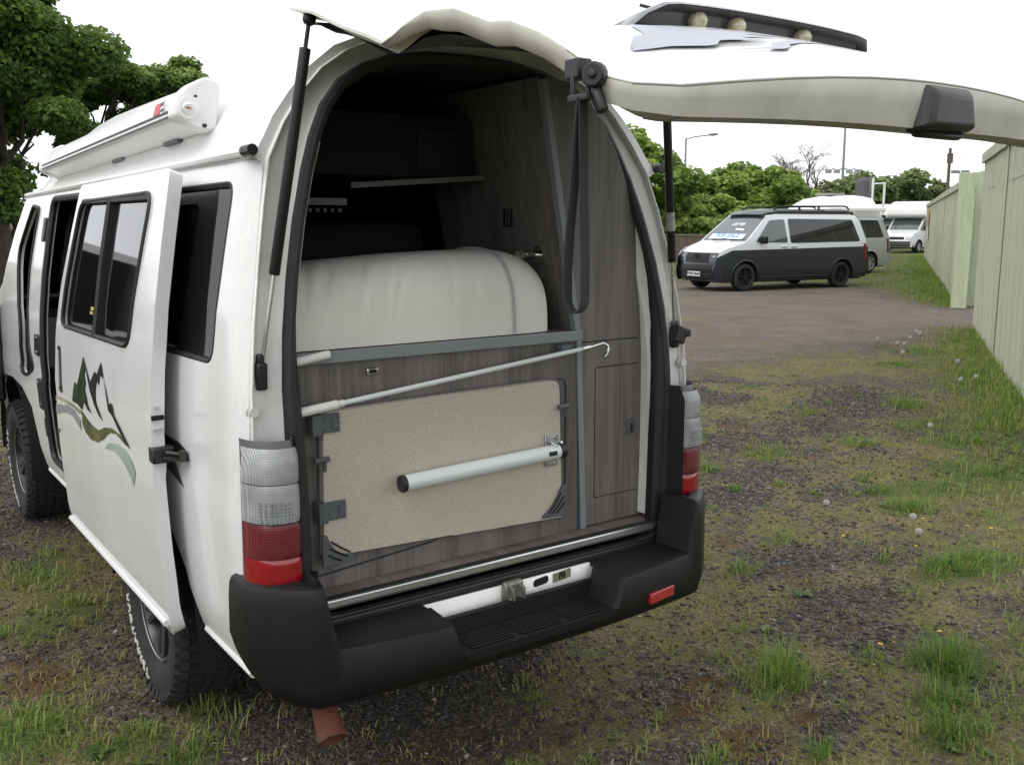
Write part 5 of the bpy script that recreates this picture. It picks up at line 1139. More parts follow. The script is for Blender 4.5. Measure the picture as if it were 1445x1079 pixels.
def van_body(name, label, P, th, body, rimmat, group=None, spokes=5):
    t = thing(name, label, 'camper van', (0,0,0), 0, group)
    sm, tap = vehicle(t, PROFV, [(1.74,.42),(-1.66,.42)], XFV, (1.6,.17), body)
    for x, y, s in ((-.83,1.74,-1),(.83,1.74,1),(-.83,-1.66,-1),(.83,-1.66,1)): small_wheel(t, x, y, .355, .235, s, rimmat, spokes)
    for sgn in (-1, 1):
        for poly in ([(1.42,1.245),(.88,1.80),(.36,1.835),(.32,1.225)], [(.22,1.215),(.24,1.845),(-2.12,1.825),(-2.33,1.24)]):
            V, F = panel(rounded(poly, .07), [], .15, sm(sgn, .006), flip=sgn < 0); mk('side_window', V, F, VWIN if poly[0][0] < 1 else CABG, t)
        m = MB(); m.tube([sm(sgn,.004)(y, .33+0*y) for y in np.linspace(-1.2,1.28,12)], .03, 6); m.obj('sill_trim', VBLK if rimmat is VBLK else body, t)
        for yc in (1.74,-1.66):
            m = MB(); m.tube([sm(sgn,.006)(yc+.435*math.cos(a), .35+.435*math.sin(a)) for a in np.linspace(0.05,math.pi-.05,16)], .020, 6); m.obj('arch_lip', body, t)
        for y in (.45,.12):
            m = MB(); m.box(sm(sgn,.02)(y,1.13), (.03,.20,.04)); m.obj('door_handle', body, t, bevel=.01)
        m = MB(); m.prism(rounded([(-2.60,.72),(-2.50,.72),(-2.46,1.18),(-2.55,1.18)], .02), lambda u, v, q: sm(sgn, q)(u, v), -.02, .012); m.obj('rear_lamp', LENSR, t)
        m = MB(); c = Vector(sm(sgn)(1.22,1.30)); m.box(c+Vector((sgn*.13,.02,0)), (.20,.12,.19)); m.box(c+Vector((sgn*.03,.0,-.06)), (.12,.08,.06)); m.obj('door_mirror', VBLK, t, bevel=.03)
        strip('headlamp', on_front(PROFV, XFV, tap, 1.6, 13.05, 14.7, sgn*.60, sgn*.995, .012), pbr('headlamp_glass', (.045,.05,.055), .12, coat=.5), t)
        strip('headlamp_reflector', on_front(PROFV, XFV, tap, 1.6, 13.8, 14.1, sgn*.74, sgn*.80, .016, 3), ALU, t)
        strip('fog_lamp', on_front(PROFV, XFV, tap, 1.6, 17.3, 17.42, sgn*.62, sgn*.84, .02, 3), ALU, t)
    strip('windscreen', on_front(PROFV, XFV, tap, 1.6, 9.05, 9.97, -.93, .93, .008), CABG, t)
    strip('grille', on_front(PROFV, XFV, tap, 1.6, 13.1, 14.9, -.58, .58, .008), VBLK, t)
    for i_ in (): strip('grille_bar', on_front(PROFV, XFV, tap, 1.6, i_, i_+.10, -.58, .58, .016), VBLK, t)
    strip('lower_grille', on_front(PROFV, XFV, tap, 1.6, 15.2, 16.4, -.80, .80, .008), VBLK, t)
    strip('lower_intake', on_front(PROFV, XFV, tap, 1.6, 16.7, 17.0, -.86, .86, .007), VBLK, t)
    strip('splitter', on_front(PROFV, XFV, tap, 1.6, 17.45, 17.6, -.90, .90, .03), GREYP, t)
    return t, sm, tap
def place(t, P, th, anchor):
    a = Vector(anchor); c, s = math.cos(th), math.sin(th); t.location = (P[0]-(a.x*c-a.y*s), P[1]-(a.x*s+a.y*c), 0); t.rotation_euler = (0,0,th)
TWO = paint_split('two_tone_paint', (.60,.62,.64), (.013,.0165,.023), 1.07)
t6, sm, tap = van_body('camper_van', 'white and dark grey two-tone camper van with a for sale banner in its windscreen', None, None, TWO, VBLK)
# pop-top and rails
m = MB(); R_ = []
for y, z0, z1, w_ in ((1.02,1.945,1.95,.66),(.86,1.955,2.03,.70),(.5,1.975,2.085,.735),(-1.9,1.975,2.10,.735),(-2.2,1.965,2.07,.72),(-2.27,1.95,1.99,.70)):
    R_.append([(-w_,y,z0),(-w_,y,z0+(z1-z0)*.6),(-w_+.10,y,z1),(0,y,z1+.02),(w_-.10,y,z1),(w_,y,z0+(z1-z0)*.6),(w_,y,z0)])
m.loft(R_, closed=False, cap=False); m.add(R_[-1], [tuple(range(7))]); m.add(R_[0], [tuple(range(7))]); m.obj('pop_top', pbr('black_roof', (.022,.022,.025), .4, coat=.2), t6, angle=35)
for sgn in (-1,1):
    m = MB(); m.tube([(sgn*.60,.55,2.09),(sgn*.60,.42,2.155),(sgn*.60,.3,2.165),(sgn*.60,-1.95,2.185),(sgn*.60,-2.10,2.17),(sgn*.60,-2.18,2.09)], .022, 8)
    for y in (-.35,-1.05): m.cyl((sgn*.6,y,2.09),(sgn*.6,y,2.18),.03,8)
    m.obj('roof_rail', VBLK, t6)
for y in (-.5,-1.3): m = MB(); m.bb((-.6,y-.03,2.165),(.6,y+.03,2.195)); m.obj('roof_bar', VBLK, t6)
# number plate, badge, windscreen banner
PLW = pbr('plate_white', (.75,.75,.72), .4)
m = MB(); m.bb((-.26,2.655,.375),(.26,2.672,.495)); pl = m.obj('number_plate', PLW, t6, bevel=.004)
Mp = Matrix.Translation((0,2.6735,.435)) @ Matrix.Rotation(math.pi,4,'Z') @ Matrix.Rotation(math.pi/2,4,'X'); text_obj('plate_text', 'PW03 MAR', .105, Mp, VBLK, pl, .004)
m = MB(); bc = Vector((0,2.575,.90)); m.tube([bc+Vector((.075*math.cos(a),.012,.075*math.sin(a))) for a in np.linspace(0,2*math.pi,25)[:-1]], .008, 6, closed=True)
m.tube([bc+Vector(p) for p in ((-.045,.012,.052),(-.0,.012,-.002),(.045,.012,.052))], .006, 6); m.tube([bc+Vector(p) for p in ((-.062,.012,.025),(-.03,.012,-.055),(0,.012,-.006),(.03,.012,-.055),(.062,.012,.025))], .006, 6); m.cyl(bc, bc+Vector((0,.008,0)), .073, 20); m.obj('front_badge', pbr('badge_dark', (.05,.05,.055), .3, metal=.6), t6)
bn = on_front(PROFV, XFV, tap, 1.6, 9.74, 9.93, -.74, .74, .013, 13); ban = strip('sale_banner', bn, pbr('banner_white', (.72,.77,.80), .5), t6)
wa, wb = Vector((0,.90,1.93)), Vector((0,1.72,1.26)); dn = (wb-wa).normalized()
def screen(x, f, off=.018):
    z = wa.z+(wb.z-wa.z)*f; y = wa.y+(wb.y-wa.y)*f; x0 = XFV(z)*tap(y); u = x/x0; n_ = Vector((0, -dn.z, dn.y)); n_ = n_ if n_.y > 0 else -n_
    return Vector(front_pt(PROFV, XFV, tap, 1.6, y, z, u))+n_*off
def screen_text(nm, txt, size, x0, f0, mt, sl=0.):
    V, F = text_mesh(txt, size, .0, bold=.006); mk(nm, [screen(x0-v[0], f0-v[1]/1.06+sl*v[0]) for v in V], F, mt, t6, smooth=False)
screen_text('banner_text', 'FOR SALE', .215, 0, .815, pbr('banner_blue', (.16,.36,.58), .5)); WP = pbr('screen_paint', (.75,.80,.80), .6)
screen_text('price_text', '£33 995', .15, -.05, .40, WP)
m = MB(); pts = [screen(x,f,.017) for x, f in ((-.42,.56),(-.08,.54),(-.10,.60),(-.44,.63))]; m.add(pts, [(0,1,2,3)]); m.obj('price_card', WP, t6)
for x0 in (.15,-.55):
    m = MB(); m.tube([screen(x0+.3,.985,.03), screen(x0-.25,.95,.03)], .012, 6); m.obj('wiper', VBLK, t6)
TH6 = R(82.5); place(t6, (17.73,14.39), TH6, (-.95,1.74,0))

# silver van with a high roof and awning
SILV = pbr('silver_paint', (.40,.42,.42), .3, metal=.25, coat=.6)
sv_, sm2, tap2 = van_body('camper_van', 'silver high-roof camper van partly hidden behind the two-tone van', None, None, SILV, pbr('silver_alloy', (.55,.55,.55), .3, metal=.8), spokes=7)
m = MB(); R_ = []
for y, top, w_ in ((1.35,1.72,.70),(1.15,1.98,.72),(.7,2.34,.70),(.2,2.56,.66),(-.5,2.66,.64),(-1.7,2.66,.64),(-2.15,2.60,.64),(-2.36,2.3,.68),(-2.42,1.93,.70)):
    z0 = 1.90 if y < .9 else 1.7
    R_.append([(-w_-.055,y,z0),(-w_-.03,y,z0+(top-z0)*.35),(-w_+.04,y,z0+(top-z0)*.75),(-w_+.18,y,top-.02*(top>2)),(0,y,top+.03),(w_-.18,y,top-.02*(top>2)),(w_-.04,y,z0+(top-z0)*.75),(w_+.03,y,z0+(top-z0)*.35),(w_+.055,y,z0)])
m.loft(R_, closed=False); m.obj('high_roof', GRP, sv_, angle=50)
m = MB(); m.bb((-.94,-2.35,2.12),(-.74,.5,2.26)); m.obj('awning', AW, sv_, bevel=.03)
m = MB(); m.bb((-.35,-.9,2.66),(.35,-.2,2.74)); m.obj('roof_vent', pbr('vent_grey', (.25,.24,.23), .5), sv_, bevel=.02)
m = MB(); m.bb((-.72,-2.62,1.90),(.72,-2.40,2.0)); m.obj('rear_spoiler', VBLK, sv_, bevel=.02)
q = at(1224, 34.0); place(sv_, (q.x, q.y), R(84), (-.95,-1.66,0))

# coachbuilt motorhomes
XFM = lambda z: float(I(z, [.3,.6,1.1,1.5,2.2], [.95,1.0,1.0,.93,.88]))
PROFM = [(.2,.35),(.2,1.2),(.2,2.0),(.9,2.1),(1.15,2.0),(1.95,1.28),(2.45,1.12),(2.72,.92),(2.80,.70),(2.82,.45),(2.72,.33)]
def motorhome(label, P, th):
    t = thing('motorhome', label, 'motorhome', (0,0,0), 0, 'motorhomes parked beyond the fence end')
    sm, tap = vehicle(t, PROFM, [(1.85,.43)], XFM, (1.2,.14), WHITE, .32)
    m = MB(); sec = rounded([(.25,.45),(.25,2.02),(1.45,2.02),(1.62,2.18),(1.50,2.62),(.9,2.98),(-3.5,3.0),(-3.7,2.8),(-3.72,.45)], [.02,.02,.1,.12,.25,.3,.2,.2,.1])
    m.prism(sec, lambda u, v, q: (q, u, v), -1.12, 1.12); m.obj('coach_body', WHITE, t, bevel=.04)
    for sgn in (-1,1):
        V, F = panel(rounded([(1.72,1.30),(1.12,1.88),(.42,1.92),(.40,1.28)], .06), [], .2, sm(sgn,.008), flip=sgn < 0); mk('cab_window', V, F, CABG, t)
        m = MB(); m.prism(rounded([(-.6,1.45),(-1.8,1.45),(-1.8,2.0),(-.6,2.0)],.08), lambda u, v, q: (sgn*q, u, v), 1.11, 1.135); m.obj('coach_window', VWIN, t)
        small_wheel(t, sgn*.88, 1.85, .345, .2, sgn, pbr('wheel_trim', (.5,.5,.5), .4, metal=.5), 7); small_wheel(t, sgn*.95, -2.2, .345, .2, sgn, pbr('wheel_trim', (.5,.5,.5), .4, metal=.5), 7)
        strip('headlamp', on_front(PROFM, XFM, tap, 1.2, 6.9, 7.9, sgn*.62, sgn*.98, .012), pbr('headlamp_clear', (.4,.42,.42), .1, coat=.8), t)
        m = MB(); m.box((sgn*1.12,1.45,1.42),(.16,.10,.28)); m.obj('door_mirror', VBLK, t, bevel=.03)
    strip('windscreen', on_front(PROFM, XFM, tap, 1.2, 4.08, 4.95, -.92, .92, .01), CABG, t)
    strip('grille', on_front(PROFM, XFM, tap, 1.2, 7.0, 7.7, -.5, .5, .01), VBLK, t)
    strip('front_bumper', on_front(PROFM, XFM, tap, 1.2, 8.1, 9.6, -.99, .99, .03), pbr('bumper_grey', (.05,.05,.05), .6), t)
    place(t, P, th, (-.95,1.85,0)); return t
q = at(1291, 57); motorhome('white overcab motorhome with its front just left of the green fence end', (q.x, q.y), R(100))
q = at(1250, 66); motorhome('white motorhome mostly hidden behind the silver van and the nearer motorhome', (q.x, q.y), R(92))
cv = thing('touring_caravan', 'pale caravan seen through the gap between the green fence posts', 'caravan', (0,0,0))
m = MB(); m.prism(rounded([(-2.6,.45),(-2.7,2.3),(-2.3,2.72),(2.3,2.72),(2.7,2.0),(2.6,.45)], .3), lambda u, v, q: (q,u,v), -1.1, 1.1); m.obj('caravan_body', WHITE, cv, bevel=.05)
for sgn in (-1,1):
    m = MB(); m.prism(rounded([(-1.6,1.15),(1.7,1.15),(1.7,1.4),(-1.6,1.4)],.06), lambda u, v, q: (sgn*q,u,v), 1.09, 1.12); m.obj('caravan_window', VWIN, cv); small_wheel(cv, sgn*1.0, 0, .32, .2, sgn, ALU)
q = at(1378, 58); cv.location = (q.x, q.y, .1); cv.rotation_euler = (0,0,R(75))

# ------------------------------------------------------------------ fence
FG = pbr('green_fence_paint', (.455,.465,.34), .75, col2=(.36,.37,.265), vscale=1.3, stretch=(3,3,.5), bump=.2, bscale=30)
FGL = pbr('pale_green_post', (.38,.42,.285), .7, var=.12, vscale=4, stretch=(4,4,.6))
FGD = pbr('green_cap_paint', (.36,.375,.27), .8, var=.2, vscale=6)
def fence(label, s0, s1, h, bw=.60, back=0.):
    base = Vector((F0[0]+FD[0]*s0, F0[1]+FD[1]*s0, 0)); th = math.atan2(FD[1], FD[0])
    t = thing('board_fence', label, 'fence', (0,0,0), 0, 'green board fence'); L = s1-s0; n = max(1, round(L/bw)); w_ = L/n; meshes = []
    random.seed(int(s0*7)+3)
    for k in range(3):
        m = MB(); m.bb((.004+.002*k,-.0125,0.02),(w_-.004,.0125,h-.01)); m.bb((w_*.5-.006,.012,.02),(w_*.5+.006,.0155,h-.02)); o = m.obj('board', FG, t, bevel=.003); meshes.append(o.data); 
        if k == 0: first = o
        else: bpy.data.objects.remove(o)
    for i in range(n):
        o = first if i == 0 else first.copy()
        if i: COL.objects.link(o); o.parent = t; o.data = meshes[i % 3]
        o.location = (i*w_, random.uniform(-.006,.006), random.uniform(-.012,.012)); o.rotation_euler = (0, random.uniform(-.003,.003), random.uniform(-.006,.006))
    m = MB(); m.bb((-.02,-.05,h-.16),(L+.02,.055,h)); m.obj('capping_rail', FGD, t, bevel=.006)
    m = MB(); m.bb((0,.0125,h-.60),(L,.0155,h-.588)); m.obj('cover_strip', FG, t)
    m = MB(); m.bb((0,-.09,.5),(L,-.016,.6)); m.obj('back_rail', FGD, t); m = MB(); m.bb((0,-.09,1.9),(L,-.016,2.0)); m.obj('back_rail', FGD, t)
    k = 0
    for s in np.arange(L, 0, -4.0)[1:] if L < 15 else np.arange(4, L, 6): 
        m = MB(); m.bb((s-.045,.0165,0),(s+.045,.034,h-.17)); m.obj('joint_batten', FG, t, bevel=.003)
    t.location = base; t.rotation_euler = (0,0,th); return t
fence('green board fence nearest on the right, running out of the picture', -10.6, 0, 2.86)
fence('far green board fence beyond the gap, with a yellow sign on it', 4.35, 36.0, 2.66)
def T0(px, D): p = at(px, D); return (p.x, p.y)
def post(p, sz, h, label, lean=0.):
    t = thing('fence_post', label, 'post', (p[0], p[1], 0), math.atan2(FD[1], FD[0]), 'green fence posts')
    m = MB(); m.bb((-sz[0]/2,-sz[1]/2,0),(sz[0]/2,sz[1]/2,h)); o = m.obj('post_body', FGL, None, bevel=.012); o.parent = t
    m = MB(); m.bb((-sz[0]/2-.004,-sz[1]/2-.008,h*.86),(-sz[0]/2+.05,-sz[1]/2+.002,h*.88)); o = m.obj('hinge_stub', pbr('rust_brown', (.10,.05,.025), .8), None); o.parent = t
    t.rotation_euler = (0, lean, t.rotation_euler[2]); return t
post(T0(1352.5,20.0), (.16,.30), 2.74, 'left of the two pale green posts at the gap in the fence')
post(T0(1368,20.5), (.16,.26), 2.78, 'right of the two pale green posts at the gap, leaning slightly', R(.6))
post(T0(1400,16.9), (.30,.16), 2.98, 'tall green post rising above the end of the nearest fence')
OR = pbr('sign_orange', (.55,.29,.06), .6, var=.08, vscale=3); SG = pbr('sign_grey', (.45,.42,.42), .6); SD = pbr('sign_dark', (.16,.12,.08), .6)
def fsign(s, z0, z1, wd, label, lower=False):
    c = F0+FD*s+FN*.05; t = thing('warning_sign', label, 'sign', (c[0], c[1], z0), math.atan2(FD[1], FD[0])); H_ = z1-z0
    def pt(nm, lo, hi, mt): m = MB(); m.bb(lo, hi); o = m.obj(nm, mt, None); o.parent = t
    pt('sign_board', (-wd/2,0,0), (wd/2,.012,H_), OR); 
    if lower: pt('paper_notice', (-wd/2,.0,-.55), (wd/2,.008,-.05), PLW); pt('sign_band', (-wd/2+.01,.0125,H_*.1),(wd/2-.01,.015,H_*.5), SD)
    else:
        pt('sign_header', (-wd/2+.01,.0125,H_*.80),(wd/2-.01,.015,H_*.96), SG)
        for a in (.50,.46,.12): pt('sign_band', (-wd/2+.06,.0125,H_*a),(wd/2-.06,.015,H_*(a+.025)), SD)
fsign(5.75, 1.68, 2.36, .85, 'yellow warning sign with pale header on the far green fence')
fsign(30.5, 1.55, 2.3, 1.3, 'small brown and yellow sign with white paper below near the far fence end', True)

# ------------------------------------------------------------------ poles and odds and ends
STL = pbr('galvanised_pole', (.22,.235,.24), .55, var=.1, vscale=3); PWD = pbr('pole_wood', (.10,.08,.062), .85, var=.2, vscale=5)
def pole(name, label, px, D, ytop, cat, r0, r1, mt):
    p = at(px, D); h = zat(ytop, D); t = thing(name, label, cat, (p.x, p.y, 0)); m = MB(); m.tube([(p.x,p.y,0),(p.x,p.y,h*.5),(p.x,p.y,h)], [r0,(r0+r1)/2,r1], 10); m.obj('pole', mt, t); return t, p, h
t, p, h = pole('street_lamp', 'tall grey street lamp with a single arm standing before the green trees', 961.5, 72, 200, 'street lamp', .13, .07, STL)
m = MB(); e = p+RGT*1.85+Vector((0,0,h+.25)); m.tube([p+Vector((0,0,h-.05)), p+RGT*.7+Vector((0,0,h+.12)), e], .045, 8); m.obj('lamp_arm', STL, t)
m = MB(); d = RGT; m.tube([e-d*.25, e+d*.1+Vector((0,0,.03)), e+d*.45+Vector((0,0,.05))], [.06,.12,.07], 8); m.obj('lamp_head', STL, t)
t, p, h = pole('floodlight_mast', 'tall floodlight mast with two lamps on top behind the vans', 1179.5, 82, 176, 'floodlight', .16, .09, STL)
for k, (dx, dz) in enumerate(((-.35,.12),(.42,.32))):
    m = MB(); m.box(p+RGT*dx+Vector((0,0,h+dz)), (.5,.3,.28), Euler((R(20),R(-20 if dx < 0 else -38),-YAW))); m.obj('flood_lamp', STL, t, bevel=.03)
m = MB(); m.tube([p-RGT*.5+Vector((0,0,h)), p+RGT*.5+Vector((0,0,h+.1))], .04, 6); m.obj('cross_arm', STL, t)
hb = zat(243, 82)
for dx in (-1.2,-.5,.5,1.2): m = MB(); m.box(p+RGT*dx+Vector((0,0,hb)), (.5,.35,.4), Euler((R(30),0,-YAW))); m.obj('lower_lamp', pbr('lamp_pale', (.6,.62,.62), .4), t, bevel=.04)
m = MB(); m.tube([p-RGT*1.2+Vector((0,0,hb+.15)), p+RGT*1.2+Vector((0,0,hb+.15))], .05, 6); m.obj('lower_arm', STL, t)
t, p, h = pole('telegraph_pole', 'dark wooden telegraph pole above the far fence', 1325.5, 68, 213, 'telegraph pole', .14, .10, PWD)
m = MB(); m.cyl(p+Vector((.05,0,h-1.0)), p+Vector((.05,0,h-.35)), .20, 10); m.obj('transformer_can', PWD, t)
m = MB(); e = at(1500, 60); m.tube([p+Vector((0,0,h-.2))+(e-p)*f+Vector((0,0,(zat(228,60)-h)*f-.5*math.sin(math.pi*f)*.6)) for f in np.linspace(0,1,12)], .018, 5); m.obj('overhead_wire', pbr('wire_grey', (.15,.15,.15), .6), t)
t, p, h = pole('floodlight_mast', 'small distant floodlight mast right of the telegraph pole', 1341.5, 110, 245, 'floodlight', .12, .08, STL)
for dx in (-.8,-.3,.3,.8): m = MB(); m.box(p+RGT*dx+Vector((0,0,h)), (.38,.3,.35)); m.obj('flood_lamp', STL, t)
m = MB(); m.tube([p-RGT*1.0+Vector((0,0,h-.1)), p+RGT*1.0+Vector((0,0,h-.1))], .05, 6); m.obj('cross_arm', STL, t)
fb = thing('flag_banner', 'dark grey feather flag standing above the silver van', 'flag', at(1203,60))
p0 = at(1203,60); z0, z1 = zat(300,60), zat(254,60)
m = MB(); m.loft([[p0+RGT*(-.28+.06*(z-z0)+.06*math.sin(z*3))+Vector((0,0,z)), p0+RGT*(.12)+FWD*.05*math.sin(z*4)+Vector((0,0,z+.05)), p0+RGT*(.58+.04*(z-z0))+Vector((0,0,z+.1))] for z in np.linspace(z0,z1,8)], closed=False); m.obj('flag_cloth', pbr('flag_grey', (.12,.11,.125), .8), fb, solid=.01)
m = MB(); m.tube([(p0+RGT*.62), p0+RGT*.66+Vector((0,0,z1+.1))], .03, 6); m.obj('flag_pole', STL, fb)
wf = thing('post_frame', 'white tubular frame of two posts and a bar above the vans', 'frame', at(1222,58)); a, b_ = at(1222,58), at(1238,60); zt1, zt2 = zat(253,58), zat(259,60)
for nm, P_, r in (('upright', [a, a+Vector((0,0,zt1))], .07), ('upright', [b_, b_+Vector((0,0,zt2))], .07), ('cross_bar', [a+Vector((0,0,zt1-.35)), b_+Vector((0,0,zt2-.05))], .04)):
    m = MB(); m.tube(P_, r, 8); m.obj(nm, WHITE2, wf)
bw_ = thing('brick_wall', 'low brown wall at the foot of the trees left of the two-tone van', 'wall', at(950,44)); a, b_ = at(900,46), at(1020,44); n_ = (b_-a).normalized()
m = MB(); m.X = Matrix.Translation(a) @ Matrix.Rotation(math.atan2(n_.y,n_.x),4,'Z'); m.bb((0,-.1,0),((b_-a).length,.1,1.15)); wl = m.obj('wall', pbr('wall_brown', (.10,.075,.055), .9, var=.3, vscale=6), bw_)
m = MB(); m.X = Matrix.Translation(a) @ Matrix.Rotation(math.atan2(n_.y,n_.x),4,'Z'); m.bb((-.03,-.14,1.15),((b_-a).length+.03,.14,1.22)); m.obj('coping', pbr('coping_brown', (.15,.12,.095), .9), bw_)
# wing mirror of the white van
m = MB(); m.tube([(-.86,4.12,1.26),(-1.0,4.22,1.30)], .02, 8); m.box((-1.06,4.24,1.36), (.16,.09,.22)); dmo = m.obj('wing_mirror', WHITE, van, bevel=.03)
m = MB(); m.box((-1.06,4.192,1.36), (.13,.004,.19)); m.obj('mirror_glass', CHROME, dmo, bevel=.002)

# ------------------------------------------------------------------ trees
BARK = pbr('bark', (.045,.038,.030), .9, var=.35, vscale=8, bump=.6, bscale=30)
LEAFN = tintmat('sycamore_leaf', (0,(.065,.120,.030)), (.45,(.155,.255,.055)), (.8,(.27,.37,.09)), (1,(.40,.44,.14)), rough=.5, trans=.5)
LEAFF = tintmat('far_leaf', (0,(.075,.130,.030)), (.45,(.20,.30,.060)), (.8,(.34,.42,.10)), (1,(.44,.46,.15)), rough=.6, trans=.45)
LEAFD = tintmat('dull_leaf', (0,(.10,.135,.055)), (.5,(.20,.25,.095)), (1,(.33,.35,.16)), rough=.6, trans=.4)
def leaves(cen, rad, n, size, rg, flat=.6):
    k = len(cen); w_ = rad**2; idx = rg.choice(k, n, p=w_/w_.sum()); d = rg.normal(size=(n,3)); d /= np.linalg.norm(d,axis=1)[:,None]
    rr = rad[idx]*(.35+.75*rg.random(n)**.6); P = cen[idx]+d*rr[:,None]*np.array([1,1,flat]); 
    nrm = d*.55+rg.normal(size=(n,3))*.45+np.array([0,0,.75]); nrm /= np.linalg.norm(nrm,axis=1)[:,None]
    a = np.cross(nrm, rg.normal(size=(n,3))); a /= np.linalg.norm(a,axis=1)[:,None]; b_ = np.cross(nrm, a); s = size*(.6+.8*rg.random(n))[:,None]
    V = np.stack([P-a*s*.5, P-a*s*.1+b_*s*.42+nrm*s*.10, P+a*s*.55-nrm*s*.10, P-a*s*.1-b_*s*.42+nrm*s*.10], 1)
    hgt = d[:,2]
    tint = np.clip(.40+.16*hgt+rg.normal(0,.17,n)+ (rg.normal(0,.13,k))[idx], 0, 1)
    F = np.array([(0,1,2),(0,2,3)]); return V.reshape(-1,3), (F[None]+(np.arange(n)*4)[:,None,None]).reshape(-1,3), np.repeat(tint,4)
def tree(label, p, H, cr, base, n, size, mat, seed, ncl=46, group=None, name='broadleaf_tree', trunk_r=.16, squash=1., gaps=.0, clr=(.16,.30)):
    rg = np.random.default_rng(seed); random.seed(seed); t = thing(name, label, 'tree', (p[0],p[1],0), 0, group); hc = (H-base)/2; cz = base+hc
    cen = []; 
    while len(cen) < ncl:
        q = rg.normal(size=3); q /= np.linalg.norm(q); q *= rg.random()**.40
        w_ = 1-.25*max(0, q[2]); c = np.array([p[0]+q[0]*cr*w_, p[1]+q[1]*cr*w_*squash, cz+q[2]*hc*.92]); 
        if rg.random() > gaps: cen.append(c)
    cen = np.array(cen); rad = (clr[0]+(clr[1]-clr[0])*rg.random(ncl))*cr
    m = MB(); top = Vector((p[0]+rg.normal()*.15, p[1]+rg.normal()*.15, cz+hc*.5)); b0 = Vector((p[0],p[1],-.1))
    def wob(a, c, k, amt): return [a.lerp(c, f)+Vector((rg.normal()*amt, rg.normal()*amt, math.sin(f*math.pi)*amt*1.2))*(0 < f < 1) for f in np.linspace(0,1,k)]
    tp = wob(b0, top, 7, .10); m.tube(tp, list(np.linspace(trunk_r, trunk_r*.3, 7)), 9); m.obj('trunk', BARK, t)
    mb = MB()
    for c in cen[:max(12, ncl//2)]:
        s = tp[min(6, max(1, int(1+5*min(1, max(0,(c[2]-.5*(cz-base)-base*.6))/(H-base)))))]; pts = wob(s, Vector(c), 6, .13*cr/2.5); mb.tube(pts, list(np.linspace(trunk_r*.36, trunk_r*.07, 6)), 5, cap=False)
        for _ in range(2):
            st_ = pts[rg.integers(2,5)]; mb.tube(wob(st_, st_+Vector(rg.normal(size=3))*cr*.13+Vector((0,0,cr*.05)), 4, .05), [trunk_r*.13,trunk_r*.10,trunk_r*.06,trunk_r*.03], 4, cap=False)
    mb.obj('limbs', BARK, t, fix=False)
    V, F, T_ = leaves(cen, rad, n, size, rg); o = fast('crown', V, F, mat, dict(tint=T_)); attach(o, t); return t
TN = 'dark sycamores left of the white camper'
def T(px, D): p = at(px, D); return (p.x, p.y)
tree('tall dark sycamore at the left edge with sky gaps through its crown', T(8,17), 8.2, 2.15, 1.7, 62000, .092, LEAFN, 1, 44, TN, trunk_r=.20, gaps=.2)
tree('dark sycamore behind the middle of the awning', T(165,19.5), 5.75, 1.5, 1.7, 30000, .095, LEAFN, 22, 30, TN, trunk_r=.15, gaps=.1)
tree('lighter sycamore with rounded top just left of the camper roof', T(272,22), 5.75, 1.8, 1.6, 32000, .10, LEAFN, 3, 30, TN, trunk_r=.14)
tree('sycamore farthest left, cut by the picture edge', T(-110,16), 7.8, 2.6, 1.6, 26000, .13, LEAFN, 4, 40, TN, trunk_r=.2)
FN_ = 'green trees along the far side of the yard'
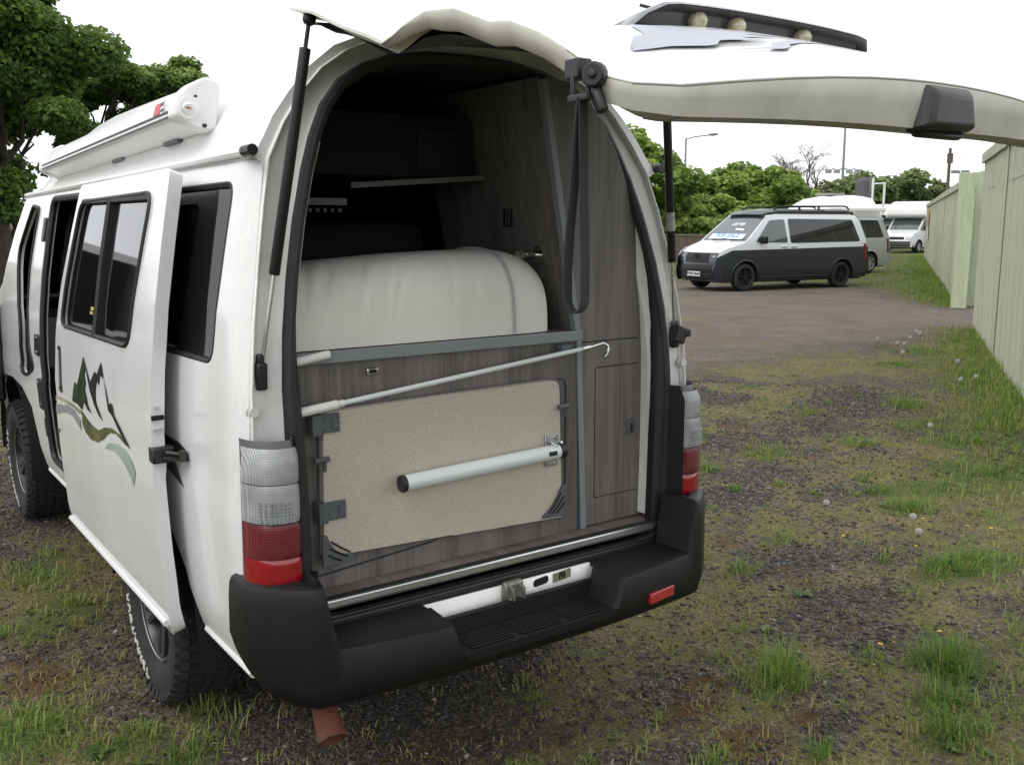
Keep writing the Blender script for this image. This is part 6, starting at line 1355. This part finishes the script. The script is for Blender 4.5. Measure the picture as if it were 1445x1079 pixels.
for k, (px, D, ty, cr, lb, mt, nn) in enumerate((
  (893,48,186,3.3,'tallest green tree directly beside the camper rear pillar',LEAFF,12000),(960,60,250,2.6,'green tree behind the street lamp',LEAFF,8000),(1003,56,232,2.4,'green tree with low dome left of the two round ones',LEAFF,8000),(1040,62,229,2.5,'darker green tree between the two bright ones',LEAFF,8000),(1082,57,225,2.7,'bright yellow-green round tree above the two-tone van roof',LEAFF,10000),(1123,64,252,2.3,'low green tree right of the bright round tree',LEAFF,7000),
  (930,50,262,2.5,'bushy green tree low behind the right gas strut',LEAFF,8000),(1020,54,275,2.3,'low bushy tree directly behind the two-tone van windscreen',LEAFF,8000),
  (1160,80,250,3.0,'olive tree below the bare trees',LEAFD,6000),(1203,86,240,3.2,'broad dark green tree above the silver van',LEAFD,8000),(1250,90,236,3.8,'broadest far tree left of the telegraph pole',LEAFD,9000),(1292,92,244,3.0,'far tree just left of the telegraph pole',LEAFD,7000),(1313,96,252,2.6,'small far tree behind the telegraph pole',LEAFD,5000),(1345,96,262,2.4,'small far tree right of the telegraph pole',LEAFD,5000),(1388,70,236,2.6,'tree seen above the gap in the fence',LEAFF,7000),(1455,78,225,3.6,'tree behind the nearest fence panel',LEAFD,5000))):
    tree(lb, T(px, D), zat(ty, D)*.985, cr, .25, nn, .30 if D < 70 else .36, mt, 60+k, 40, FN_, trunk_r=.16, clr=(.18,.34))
def bare_tree(label, p, H, spread_, seed, mat, lv=5):
    rg = np.random.default_rng(seed); t = thing('bare_tree', label, 'tree', (p[0],p[1],0), 0, 'bare trees')
    tr = MB(); tw = MB()
    def rec(a, d, L, r, k):
        b_ = a+d*L; mid = a.lerp(b_, .5)+Vector(rg.normal(size=3))*L*.06; (tr if k >= lv-1 else tw).tube([a, mid, b_], [r, r*.82, r*.62], 6 if k > 2 else 4, cap=False)
        if k == 0: return
        for _ in range(3 if k > 1 else 5):
            nd = (d+Vector(rg.normal(size=3))*spread_+Vector((0,0,.10))).normalized(); rec(a.lerp(b_, .45+.55*rg.random()), nd, L*(.55+.25*rg.random()), r*.55, k-1)
    rec(Vector((p[0],p[1],-.1)), Vector((0,0,1)), H*.36, H*.026, lv); tr.obj('trunk', mat, t, fix=False); tw.obj('twigs', mat, t, fix=False); return t
TWG = pbr('pale_twig', (.13,.105,.085), .9)
bare_tree('left of the two bare grey-brown trees on the skyline', T(1112,78), zat(217,78)*1.3, .55, 5, TWG, 6)
bare_tree('right of the two bare grey-brown trees on the skyline', T(1143,80), zat(222,80)*1.3, .6, 9, TWG, 6)
# earth bank behind the sycamores
m = MB(); R_ = []; rg = np.random.default_rng(8)
for s in np.linspace(-26, 4, 40):
    c = at(20, 24)+RGT*s+FWD*(s*.12); h = 1.75+.25*rg.random()
    R_.append([c-FWD*3.2+Vector((0,0,-.1)), c-FWD*2.2+Vector((0,0,h*.35+.15*rg.random())), c-FWD*.9+Vector((0,0,h*.85)), c+Vector((0,0,h)), c+FWD*1.5+Vector((0,0,h*.9)), c+FWD*5+Vector((0,0,-.1))])
m.loft(R_, closed=False); eb = m.obj('earth_bank', pbr('bank_earth', (.115,.08,.052), .95, col2=(.06,.045,.028), vscale=2.2, bump=.8, bscale=8), None); tag(eb, kind='structure')
